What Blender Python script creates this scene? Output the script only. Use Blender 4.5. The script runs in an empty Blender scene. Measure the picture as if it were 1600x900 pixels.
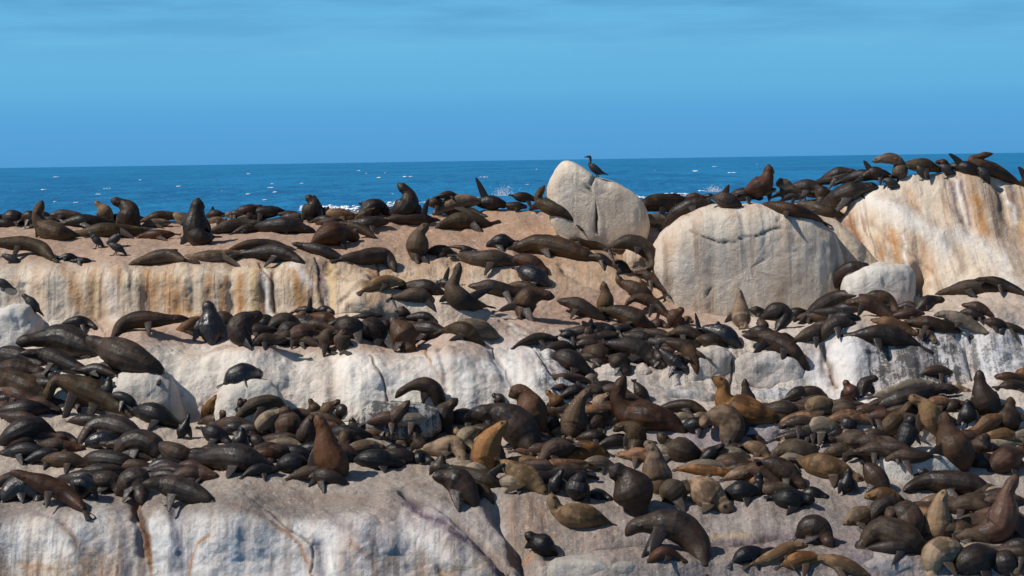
import bpy, math, random
import numpy as np
from mathutils import Vector, Matrix, Euler
from mathutils.bvhtree import BVHTree

# ------------------------------------------------------------------ camera, sky, sun, exposure
S = bpy.context.scene
COL = S.collection
EYE = 9.5                      # camera height above the sea, metres
FPX = 3600.0                   # focal length in photograph pixels (1600 wide)
cam_d = bpy.data.cameras.new('camera'); cam = bpy.data.objects.new('camera', cam_d); COL.objects.link(cam)
cam_d.sensor_width = 36.0; cam_d.lens = 36.0 * FPX / 1600.0
cam_d.clip_start = 0.5; cam_d.clip_end = 90000
ROLL = math.radians(-0.86)
CM = Matrix.Translation((0, 0, EYE)) @ Euler((math.radians(90 - 3.18), 0, 0)).to_matrix().to_4x4() @ Matrix.Rotation(ROLL, 4, 'Z')
cam.matrix_world = CM
S.camera = cam
S.render.resolution_x = 1024; S.render.resolution_y = 576
S.view_settings.view_transform = 'Standard'; S.view_settings.look = 'None'
S.view_settings.exposure = 0.0; S.view_settings.gamma = 1.0
S.render.engine = 'CYCLES'

TO_SUN = Vector((-0.86, -0.30, 0.98)).normalized()
SUN_EL = math.asin(TO_SUN.z); SUN_AZ = math.atan2(TO_SUN.x, TO_SUN.y)
W = bpy.data.worlds.new('World'); S.world = W; W.use_nodes = True
nt = W.node_tree; nt.nodes.clear()
def wn(t, **k):
    n = nt.nodes.new(t)
    for a, b in k.items(): setattr(n, a, b)
    return n
wo = wn('ShaderNodeOutputWorld'); bg = wn('ShaderNodeBackground'); bg.inputs['Strength'].default_value = 0.078
sky = wn('ShaderNodeTexSky'); sky.sky_type = 'NISHITA'; sky.sun_disc = False
sky.sun_elevation = SUN_EL; sky.sun_rotation = SUN_AZ; sky.ozone_density = 3.0; sky.dust_density = 0.2; sky.air_density = 1.0
tc = wn('ShaderNodeTexCoord'); sep = wn('ShaderNodeSeparateXYZ'); nt.links.new(tc.outputs['Generated'], sep.inputs[0])
# low sky over the sea: deeper blue band, wisps of cloud higher up
rampz = wn('ShaderNodeValToRGB')
mr = wn('ShaderNodeMapRange'); mr.inputs['From Min'].default_value = 0.0; mr.inputs['From Max'].default_value = 0.09
nt.links.new(sep.outputs['Z'], mr.inputs['Value']); nt.links.new(mr.outputs[0], rampz.inputs[0])
e = rampz.color_ramp.elements
e[0].position = 0.0; e[0].color = (1.12, 4.25, 8.4, 1)
e[1].position = 1.0; e[1].color = (1.10, 4.2, 8.0, 1)
for p_, c_ in ((0.10, (1.20, 4.50, 8.8, 1)), (0.23, (1.32, 4.85, 9.0, 1)), (0.34, (1.60, 5.50, 9.3, 1)), (0.55, (1.85, 6.05, 9.7, 1)), (0.76, (1.75, 5.80, 9.5, 1))):
    q = e.new(p_); q.color = c_
mp = wn('ShaderNodeMapping'); mp.inputs['Scale'].default_value = (7, 7, 62)
nt.links.new(tc.outputs['Generated'], mp.inputs[0])
cn = wn('ShaderNodeTexNoise'); cn.inputs['Scale'].default_value = 1.6; cn.inputs['Detail'].default_value = 6; cn.inputs['Roughness'].default_value = 0.55
nt.links.new(mp.outputs[0], cn.inputs['Vector'])
cr = wn('ShaderNodeMapRange'); cr.inputs['From Min'].default_value = 0.40; cr.inputs['From Max'].default_value = 0.62
nt.links.new(cn.outputs['Fac'], cr.inputs['Value'])
hz = wn('ShaderNodeMapRange'); hz.inputs['From Min'].default_value = 0.040; hz.inputs['From Max'].default_value = 0.066
nt.links.new(sep.outputs['Z'], hz.inputs['Value'])
mu = wn('ShaderNodeMath', operation='MULTIPLY'); nt.links.new(cr.outputs[0], mu.inputs[0]); nt.links.new(hz.outputs[0], mu.inputs[1])
mu2 = wn('ShaderNodeMath', operation='MULTIPLY'); nt.links.new(mu.outputs[0], mu2.inputs[0]); mu2.inputs[1].default_value = 0.45
cl = wn('ShaderNodeMix', data_type='RGBA'); nt.links.new(mu2.outputs[0], cl.inputs['Factor'])
nt.links.new(rampz.outputs[0], cl.inputs['A']); cl.inputs['B'].default_value = (1.0, 3.3, 6.7, 1)
# blend: own band low down, Nishita dome above
bl = wn('ShaderNodeMapRange', interpolation_type='SMOOTHSTEP'); bl.inputs['From Min'].default_value = 0.08; bl.inputs['From Max'].default_value = 0.17
nt.links.new(sep.outputs['Z'], bl.inputs['Value'])
mx = wn('ShaderNodeMix', data_type='RGBA'); nt.links.new(bl.outputs[0], mx.inputs['Factor'])
nt.links.new(cl.outputs['Result'], mx.inputs['A']); nt.links.new(sky.outputs[0], mx.inputs['B'])  # the real dome takes over above the low band
nt.links.new(mx.outputs['Result'], bg.inputs['Color']); nt.links.new(bg.outputs[0], wo.inputs[0])

sun_d = bpy.data.lights.new('sun', 'SUN'); sun_d.energy = 4.7; sun_d.angle = math.radians(0.5); sun_d.color = (1.0, 0.94, 0.85)
sun = bpy.data.objects.new('sun', sun_d); COL.objects.link(sun); sun.location = (-40, -10, 60)
sun.rotation_euler = (-TO_SUN).to_track_quat('-Z', 'Y').to_euler()

# ------------------------------------------------------------------ small maths
CMN = np.array(CM)[:3, :3]
def dirs(px, py):
    px = np.asarray(px, float); py = np.asarray(py, float)
    d = np.stack([(px - 800) / FPX, -(py - 450) / FPX, -np.ones_like(px)], -1) @ CMN.T
    return d
def world(px, py, D):                      # point seen at (px,py) standing D metres out to sea from the lens
    d = dirs(px, py); D = np.asarray(D, float)
    return d * (D / d[..., 1])[..., None] + np.array([0, 0, EYE])
def project(P):
    q = (P - np.array([0, 0, EYE])) @ CMN
    return 800 - FPX * q[:, 0] / q[:, 2], 450 + FPX * q[:, 1] / q[:, 2]
def hsh(i, j, k, s):
    i = i.astype(np.uint32); j = j.astype(np.uint32); k = k.astype(np.uint32)
    h = (i * np.uint32(374761393) + j * np.uint32(668265263) + k * np.uint32(2147483647) + np.uint32(s * 97531 + 12345))
    h = (h ^ (h >> np.uint32(13))) * np.uint32(1274126177); h = h ^ (h >> np.uint32(16))
    h = h * np.uint32(2246822519); h = h ^ (h >> np.uint32(15))
    return h.astype(np.float64) / 4294967295.0
def vnoise(P, s=0):
    P = P + 1000.0; F = np.floor(P).astype(np.int64); f = P - F; f = f * f * f * (f * (f * 6 - 15) + 10)
    r = 0
    for a in (0, 1):
        for b in (0, 1):
            for c in (0, 1):
                w = (f[:, 0] if a else 1 - f[:, 0]) * (f[:, 1] if b else 1 - f[:, 1]) * (f[:, 2] if c else 1 - f[:, 2])
                r = r + w * hsh(F[:, 0] + a, F[:, 1] + b, F[:, 2] + c, s)
    return r * 2 - 1
def fbm(P, o=4, s=0, g=0.5):
    r = 0; a = 1.0
    for i in range(o):
        r = r + a * vnoise(P * (2.03 ** i), s + i); a *= g
    return r
def pchip(x, y, xn):                       # monotone cubic, y: (n, ...)
    x = np.asarray(x, float); y = np.asarray(y, float); h = np.diff(x)
    sh = (len(h),) + (1,) * (y.ndim - 1); d = np.diff(y, axis=0) / h.reshape(sh)
    m = np.zeros_like(y); m[0] = d[0]; m[-1] = d[-1]
    a, b = d[:-1], d[1:]; ok = (a * b) > 0
    with np.errstate(all='ignore'): hm = 2 * a * b / (a + b)
    m[1:-1] = np.where(ok, hm, 0)
    i = np.clip(np.searchsorted(x, xn) - 1, 0, len(h) - 1)
    sx = (len(xn),) + (1,) * (y.ndim - 1)
    t = ((xn - x[i]) / h[i]).reshape(sx); H = h[i].reshape(sx)
    return (2*t**3 - 3*t**2 + 1) * y[i] + (t**3 - 2*t**2 + t) * H * m[i] + (-2*t**3 + 3*t**2) * y[i+1] + (t**3 - t**2) * H * m[i+1]

def mesh_obj(name, V, F, mat, parent=None, smooth=True):
    me = bpy.data.meshes.new(name)
    V = np.asarray(V, np.float32)
    if isinstance(F, np.ndarray):
        n = F.shape[1]; me.vertices.add(len(V)); me.vertices.foreach_set('co', V.ravel())
        me.loops.add(F.size); me.loops.foreach_set('vertex_index', F.astype(np.int32).ravel())
        me.polygons.add(len(F)); me.polygons.foreach_set('loop_start', np.arange(0, F.size, n, dtype=np.int32))
        me.polygons.foreach_set('loop_total', np.full(len(F), n, np.int32)); me.update(calc_edges=True)
    else:
        me.from_pydata(V.tolist(), [], F)
    if smooth: me.polygons.foreach_set('use_smooth', np.ones(len(me.polygons), bool))
    if mat: me.materials.append(mat)
    me.update()
    o = bpy.data.objects.new(name, me); COL.objects.link(o); o.parent = parent
    return o
def setattr_f(me, name, arr):
    a = me.attributes.new(name, 'FLOAT', 'POINT'); a.data.foreach_set('value', np.asarray(arr, np.float32))
def setattr_c(me, name, arr):
    a = me.attributes.new(name, 'FLOAT_COLOR', 'POINT')
    c = np.ones((len(arr), 4), np.float32); c[:, :3] = arr; a.data.foreach_set('color', c.ravel())
def tag(o, label=None, cat=None, group=None, kind=None):
    for k, v in (('label', label), ('category', cat), ('group', group), ('kind', kind)):
        if v: o[k] = v

# ------------------------------------------------------------------ materials
def new_mat(name):
    m = bpy.data.materials.new(name); m.use_nodes = True; t = m.node_tree; t.nodes.clear()
    out = t.nodes.new('ShaderNodeOutputMaterial'); b = t.nodes.new('ShaderNodeBsdfPrincipled'); t.links.new(b.outputs[0], out.inputs[0])
    return m, t, b
class G:                                   # tiny node helper
    def __init__(s, t): s.t = t
    def n(s, ty, **k):
        q = s.t.nodes.new(ty)
        for a, b in k.items(): setattr(q, a, b)
        return q
    def L(s, a, b): s.t.links.new(a, b)
    def attr(s, nm, out='Fac'): return s.n('ShaderNodeAttribute', attribute_name=nm).outputs[out]
    def noise(s, scale, detail=4, rough=0.55, vscale=None, dist=0.0):
        tc = s.n('ShaderNodeTexCoord'); v = tc.outputs['Object']
        if vscale:
            m = s.n('ShaderNodeMapping'); m.inputs['Scale'].default_value = vscale; s.L(v, m.inputs[0]); v = m.outputs[0]
        q = s.n('ShaderNodeTexNoise'); q.inputs['Scale'].default_value = scale; q.inputs['Detail'].default_value = detail
        q.inputs['Roughness'].default_value = rough; q.inputs['Distortion'].default_value = dist; s.L(v, q.inputs['Vector']); return q.outputs['Fac']
    def rng(s, v, a, b, c=0.0, d=1.0):
        if a > b: a, b, c, d = b, a, d, c
        m = s.n('ShaderNodeMapRange', interpolation_type='SMOOTHSTEP'); s.L(v, m.inputs['Value'])
        for k, x in zip(('From Min', 'From Max', 'To Min', 'To Max'), (a, b, c, d)): m.inputs[k].default_value = x
        return m.outputs[0]
    def op(s, o, a, b=None):
        m = s.n('ShaderNodeMath', operation=o)
        for i, x in enumerate((a, b)):
            if x is None: continue
            if isinstance(x, (int, float)): m.inputs[i].default_value = x
            else: s.L(x, m.inputs[i])
        return m.outputs[0]
    def mix(s, f, a, b, blend='MIX'):
        m = s.n('ShaderNodeMix', data_type='RGBA', blend_type=blend)
        for k, x in (('Factor', f), ('A', a), ('B', b)):
            if isinstance(x, (int, float)): m.inputs[k].default_value = x
            elif isinstance(x, tuple): m.inputs[k].default_value = x + (1,)
            else: s.L(x, m.inputs[k])
        return m.outputs['Result']
    def grey(s, v):
        c = s.n('ShaderNodeCombineColor')
        for i in range(3): s.L(v, c.inputs[i])
        return c.outputs[0]

def rock_material():
    m, t, b = new_mat('guano_stained_granite'); g = G(t)
    base = g.attr('stain', 'Color'); streak = g.attr('streak'); algae = g.attr('algae'); wet = g.attr('wet'); crack = g.attr('crack'); run = g.attr('run', 'Color'); runw = g.attr('runw')
    big = g.noise(0.9, 5, 0.6, dist=0.6); mid = g.noise(4.5, 6, 0.65, dist=0.4); fine = g.noise(24, 8, 0.8); grit = g.noise(120, 2, 0.6)
    sw = g.noise(1.0, 5, 0.62, (2.0, 0.25, 0.14), 0.45); sn = g.noise(1.0, 4, 0.6, (7.0, 0.5, 0.32), 0.35); sn2 = g.noise(1.0, 5, 0.7, (15, 1.6, 0.9), 0.2)
    geo = g.n('ShaderNodeNewGeometry'); sz = g.n('ShaderNodeSeparateXYZ'); g.L(geo.outputs['Normal'], sz.inputs[0]); stp = g.rng(sz.outputs['Z'], 0.93, 0.62)
    c = base
    c = g.mix(g.op('MULTIPLY', g.rng(big, 0.45, 0.68), 0.38), c, (0.34, 0.23, 0.16))               # reddish dung stain
    c = g.mix(g.op('MULTIPLY', g.rng(mid, 0.54, 0.74), 0.20), c, (0.78, 0.74, 0.68))              # guano white
    c = g.mix(g.op('MULTIPLY', streak, g.rng(sw, 0.46, 0.60, 0, 0.85)), c, (0.42, 0.20, 0.065))   # ochre runs
    c = g.mix(g.op('MULTIPLY', streak, g.rng(sn, 0.53, 0.63, 0, 0.85)), c, (0.15, 0.075, 0.045))  # dark brown runs
    c = g.mix(g.op('MULTIPLY', streak, g.rng(sn2, 0.55, 0.66, 0, 0.7)), c, (0.74, 0.70, 0.62))   # pale drips
    c = g.mix(g.op('MULTIPLY', g.op('MULTIPLY', g.rng(sn, 0.50, 0.72), g.rng(streak, 0.0, 0.6, 0.10, 0.30)), stp), c, (0.27, 0.20, 0.17))
    c = g.mix(g.op('MULTIPLY', runw, g.rng(g.op('ADD', g.op('MULTIPLY', sn, .5), g.op('MULTIPLY', mid, .5)), 0.32, 0.52, 0.25, 1.0)), c, run)
    crust = g.noise(9, 8, 0.75, dist=0.8)
    c = g.mix(g.rng(crust, 0.56, 0.60, 0, 0.38), c, (0.70, 0.67, 0.61))                           # hard-edged crusts
    c = g.mix(g.rng(crust, 0.42, 0.38, 0, 0.32), c, (0.25, 0.18, 0.14))
    al = g.op('MINIMUM', g.op('MULTIPLY', algae, g.rng(g.op('ADD', g.op('MULTIPLY', mid, 0.35), g.op('ADD', g.op('MULTIPLY', fine, 0.30), g.op('MULTIPLY', sn, .35))), 0.46, 0.56)), 0.92)
    c = g.mix(al, c, (0.055, 0.055, 0.055))
    c = g.mix(g.rng(fine, 0.56, 0.72, 0, 0.45), c, (0.17, 0.13, 0.11))                            # pits
    c = g.mix(g.rng(grit, 0.58, 0.75, 0, 0.18), c, (0.75, 0.73, 0.70))
    c = g.mix(g.op('MULTIPLY', wet, 0.65), c, (0.16, 0.12, 0.13))
    c = g.mix(g.op('MULTIPLY', crack, 0.95), c, (0.035, 0.022, 0.015))
    g.L(c, b.inputs['Base Color'])
    r = g.rng(wet, 0.1, 0.9, 0.82, 0.30); g.L(r, b.inputs['Roughness']); b.inputs['Specular IOR Level'].default_value = 0.12
    h = g.op('ADD', g.op('MULTIPLY', mid, 0.45), g.op('ADD', g.op('MULTIPLY', fine, 0.22), g.op('ADD', g.op('MULTIPLY', sn, 0.08), g.op('MULTIPLY', crust, 0.25))))
    bp = g.n('ShaderNodeBump'); bp.inputs['Strength'].default_value = 1.0; bp.inputs['Distance'].default_value = 0.11
    g.L(h, bp.inputs['Height']); g.L(bp.outputs[0], b.inputs['Normal'])
    return m
ROCK = rock_material()

def fur_material(name, back, belly, rough=0.62, spec=0.35, light=0.5):
    rough = rough - .02; spec = spec * .62
    m, t, b = new_mat(name); g = G(t)
    tt = g.attr('along'); fl = g.attr('flipper'); be = g.attr('belly')
    oi = g.n('ShaderNodeObjectInfo').outputs['Random']
    n1 = g.noise(3.2, 4, 0.6); n2 = g.noise(18, 5, 0.7)
    c = g.mix(g.op('MULTIPLY', g.rng(be, 0.35, 0.95), 0.75), back, belly)
    c = g.mix(g.op('MULTIPLY', g.rng(n1, 0.46, 0.60), light * 1.3), c, belly)
    c = g.mix(g.rng(tt, 0.62, 0.85, 0, 0.30), c, belly)
    c = g.mix(g.rng(n2, 0.45, 0.72, 0, 0.4), c, tuple(x * 0.40 for x in back))
    c = g.mix(g.rng(tt, 0.975, 0.995), c, (0.012, 0.010, 0.010))
    c = g.mix(g.attr('face'), c, (0.008, 0.006, 0.005))
    c = g.mix(g.op('MULTIPLY', fl, 0.85), c, (0.022, 0.017, 0.016))
    hs = g.n('ShaderNodeHueSaturation'); g.L(c, hs.inputs['Color'])
    g.L(g.rng(oi, 0, 1, 0.75, 1.25), hs.inputs['Value'])
    h2 = g.op('FRACT', g.op('MULTIPLY', oi, 17.3)); g.L(g.rng(h2, 0, 1, 0.88, 1.15), hs.inputs['Saturation'])
    h3 = g.op('FRACT', g.op('MULTIPLY', oi, 41.7)); g.L(g.rng(h3, 0, 1, 0.497, 0.505), hs.inputs['Hue'])
    g.L(hs.outputs[0], b.inputs['Base Color'])
    rr = g.rng(g.op('ADD', g.op('MULTIPLY', n1, .4), g.op('MULTIPLY', g.noise(26, 4, 0.7), .6)), 0.42, 0.58, rough - 0.14, rough + 0.22); g.L(rr, b.inputs['Roughness'])
    b.inputs['Specular IOR Level'].default_value = spec
    hh = g.op('ADD', g.op('MULTIPLY', n2, 0.5), g.op('MULTIPLY', g.noise(60, 3, 0.6), 0.5))
    bp = g.n('ShaderNodeBump'); bp.inputs['Strength'].default_value = 0.45; bp.inputs['Distance'].default_value = 0.022
    g.L(hh, bp.inputs['Height']); g.L(bp.outputs[0], b.inputs['Normal'])
    return m
FUR = {
 'k': fur_material('wet_black_fur', (0.0055, 0.0048, 0.005), (0.013, 0.010, 0.010), 0.48, 0.6, 0.2),
 'd': fur_material('dark_brown_fur', (0.013, 0.0075, 0.005), (0.040, 0.022, 0.013), 0.52, 0.6, 0.4),
 's': fur_material('shiny_wet_fur', (0.008, 0.0065, 0.0065), (0.024, 0.017, 0.015), 0.36, 1.0, 0.3),
 'b': fur_material('brown_fur', (0.022, 0.0125, 0.0075), (0.068, 0.037, 0.021), 0.58, 0.45),
 'o': fur_material('olive_brown_fur', (0.034, 0.0215, 0.0125), (0.095, 0.060, 0.033), 0.60, 0.4),
 'r': fur_material('reddish_brown_fur', (0.035, 0.0155, 0.009), (0.090, 0.040, 0.021), 0.56, 0.45),
 't': fur_material('tan_fur', (0.095, 0.058, 0.032), (0.290, 0.185, 0.105), 0.62, 0.35),
 'g': fur_material('grey_tan_fur', (0.105, 0.080, 0.055), (0.290, 0.225, 0.155), 0.62, 0.35),
 'y': fur_material('golden_brown_fur', (0.075, 0.035, 0.014), (0.270, 0.135, 0.055), 0.58, 0.35),
}
def plain(name, c, rough=0.6, spec=0.4, n=0.3, sc=20):
    m, t, b = new_mat(name); g = G(t)
    x = g.noise(sc, 4); g.L(g.mix(g.rng(x, 0.35, 0.7, 0, n), c, tuple(v * 0.4 for v in c)), b.inputs['Base Color'])
    b.inputs['Roughness'].default_value = rough; b.inputs['Specular IOR Level'].default_value = spec
    return m
# ------------------------------------------------------------------ the rock island
# control columns: at each bearing, ground heights as (row seen, metres away); all real 3-D positions
COLS = {
 -500: [(900,45.5),(780,47),(690,50),(600,53),(540,54.6),(500,55.6),(420,56.6),(380,58.8),(345,61.5)],
    0: [(900,45.5),(783,47),(690,50),(600,52.8),(540,54.4),(497,55.6),(412,56.5),(378,58.8),(345,61.5)],
  100: [(900,45.4),(782,47),(700,49.6),(640,51.6),(545,54.0),(503,55.5),(412,56.4),(380,58.6),(345,61.5)],
  200: [(900,45.2),(775,47),(700,49.4),(645,51.6),(528,53.6),(500,55.4),(412,56.3),(378,58.5),(345,61.3)],
  300: [(900,45.2),(778,46.9),(705,49.2),(655,51.6),(540,53.4),(492,55.3),(413,56.2),(382,58.3),(345,61.2)],
  450: [(900,45.0),(785,46.6),(715,48.8),(660,51.5),(555,53.2),(492,55.3),(416,56.1),(376,58.4),(340,61.2)],
  580: [(900,44.8),(805,46.3),(735,48.4),(665,51.4),(553,53.2),(505,54.6),(450,56.4),(385,58.5),(336,61.5)],
  680: [(900,44.9),(845,45.8),(755,48.0),(665,51.3),(548,53.2),(522,54.2),(462,56.2),(400,58.2),(334,61.8)],
  770: [(900,44.6),(888,45.0),(785,47.1),(660,51.3),(543,53.3),(528,54.0),(475,56.0),(400,58.4),(330,62.2)],
  850: [(905,44.5),(868,45.3),(770,47.6),(650,51.2),(552,53.2),(540,53.8),(495,55.5),(410,58.0),(333,62.2)],
  920: [(905,44.4),(862,45.5),(775,47.7),(650,51.0),(590,52.9),(560,53.8),(505,55.5),(430,57.4),(337,61.5)],
 1000: [(905,44.4),(862,45.5),(780,47.7),(655,50.8),(600,52.6),(562,53.8),(515,55.4),(465,57.0),(345,61.5)],
 1080: [(905,44.4),(855,45.6),(780,47.7),(680,50.2),(625,51.9),(552,53.3),(520,55.0),(490,56.6),(328,62.0)],
 1180: [(905,44.4),(850,45.8),(780,47.7),(690,50.0),(628,51.9),(548,53.2),(515,55.0),(495,56.4),(322,62.0)],
 1265: [(905,44.4),(848,45.8),(780,47.7),(690,50.0),(628,51.8),(545,53.2),(512,55.0),(485,56.5),(312,61.8)],
 1340: [(905,44.4),(848,45.8),(782,47.6),(690,50.0),(625,51.8),(533,53.1),(490,55.0),(455,57.3),(296,60.6)],
 1430: [(905,44.4),(850,45.7),(785,47.5),(690,50.0),(612,51.9),(535,53.1),(485,55.0),(442,57.4),(273,60.4)],
 1520: [(905,44.4),(850,45.7),(785,47.5),(690,50.0),(603,52.1),(528,53.1),(485,54.8),(442,57.0),(268,60.4)],
 1600: [(905,44.4),(850,45.7),(785,47.5),(690,50.0),(590,52.3),(520,53.2),(480,54.7),(440,56.8),(290,60.4)],
 2100: [(905,44.4),(850,45.7),(785,47.5),(690,50.0),(590,52.3),(520,53.2),(490,54.7),(450,56.8),(320,60.6)],
}
STAINS = [ # x, y, rx, ry, colour, weight, streak, algae, wet
 (300,458,430,48,(0.66,0.52,0.36),1.3,1.0,0,0), (30,460,80,55,(0.68,0.62,0.54),1.0,.25,0,0), (570,445,80,42,(0.58,0.42,0.26),1.0,.8,0,0),
 (300,372,420,34,(0.36,0.225,0.155),3,0,0,0), (700,362,190,48,(0.38,0.225,0.14),3,.15,0,0), (900,395,110,40,(0.44,0.27,0.16),2.6,.2,0,0), (900,440,110,30,(0.50,0.34,0.20),1.3,.5,0,0),
 (940,490,140,38,(0.35,0.21,0.15),3,0,0,0), (690,478,130,26,(0.64,0.55,0.45),1.4,.05,0,0), (720,515,90,18,(0.40,0.29,0.24),1.2,0,0,0),
 (290,520,180,22,(0.40,0.27,0.205),2.4,.0,0,0), (550,540,230,16,(0.42,0.28,0.21),2.4,.0,0,0),
 (450,605,330,42,(0.80,0.745,0.665),2.6,.10,.05,0), (760,590,130,48,(0.70,0.69,0.68),1.8,.2,.10,0), (880,580,34,36,(0.50,0.51,0.53),1.8,.1,1.8,0),
 (30,510,60,40,(0.70,0.67,0.62),1.3,0,0,0),
 (1450,360,190,80,(0.72,0.60,0.46),1.8,.55,0,0), (1400,325,60,40,(0.70,0.60,0.48),1.4,.1,0,0), (1540,330,70,55,(0.50,0.33,0.20),1.2,1.0,0,0), (1500,405,110,25,(0.74,0.62,0.48),1.2,.3,0,0), (1345,370,40,40,(.50,.33,.20),1.3,1.0,0,0), (1590,400,40,40,(.42,.29,.2),1.2,.6,0,0),
 (1440,272,200,10,(0.50,0.33,0.21),1.4,0,0,0),
 (1150,590,120,35,(0.60,0.53,0.47),1.4,.1,.8,0), (1000,600,90,45,(0.44,0.40,0.38),1,0,.5,0),
 (1320,570,75,42,(0.70,0.70,0.72),1.8,.15,.1,0), (1430,570,55,38,(0.36,0.36,0.38),2.4,.1,3.0,0), (1560,555,90,36,(0.66,0.67,0.70),1.8,.2,.9,0), (1560,480,60,30,(0.50,0.40,0.33),1,.1,.3,0), (1380,490,140,22,(0.52,0.40,0.31),1,0,0,0),
 (200,850,420,55,(0.68,0.66,0.635),2.4,.30,.40,0), (90,890,90,30,(0.46,0.33,0.20),2,.9,.8,0), (250,784,450,18,(0.17,0.14,0.12),4.2,0,.1,.15), (450,865,140,45,(0.68,0.68,0.69),2.0,.1,.25,0),
 (670,815,120,38,(0.54,0.51,0.52),2.0,.2,.35,.1), (822,830,34,50,(0.20,0.13,0.09),4,.6,.5,.1), (600,870,110,30,(0.52,0.44,0.38),1.5,.8,.1,0),
 (1190,845,370,65,(0.235,0.20,0.19),3.2,0,.7,.15),(950,870,110,40,(0.36,0.30,0.26),2,0,.3,.05),(1000,815,90,25,(0.33,0.26,0.22),1.5,0,.3,.2), (1350,850,60,50,(0.24,0.20,0.24),1.8,0,.2,.6), (1150,690,130,28,(0.38,0.34,0.39),2,0,.1,.9), (1430,725,60,25,(0.66,0.63,0.58),1.6,0,0,0), (1130,820,170,16,(0.50,0.45,0.42),1.5,0,.1,0),
 (950,740,900,70,(0.30,0.25,0.21),1.2,0,.2,.1), (100,680,250,80,(0.42,0.34,0.27),1.3,0,.1,0),
]
RUN_C = {'w':(.80,.77,.72),'o':(.46,.20,.05),'r':(.24,.09,.03),'p':(.13,.085,.115),'k':(.05,.035,.03),'b':(.16,.17,.22),'y':(.66,.44,.20),'c':(.24,.16,.12)}
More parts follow.
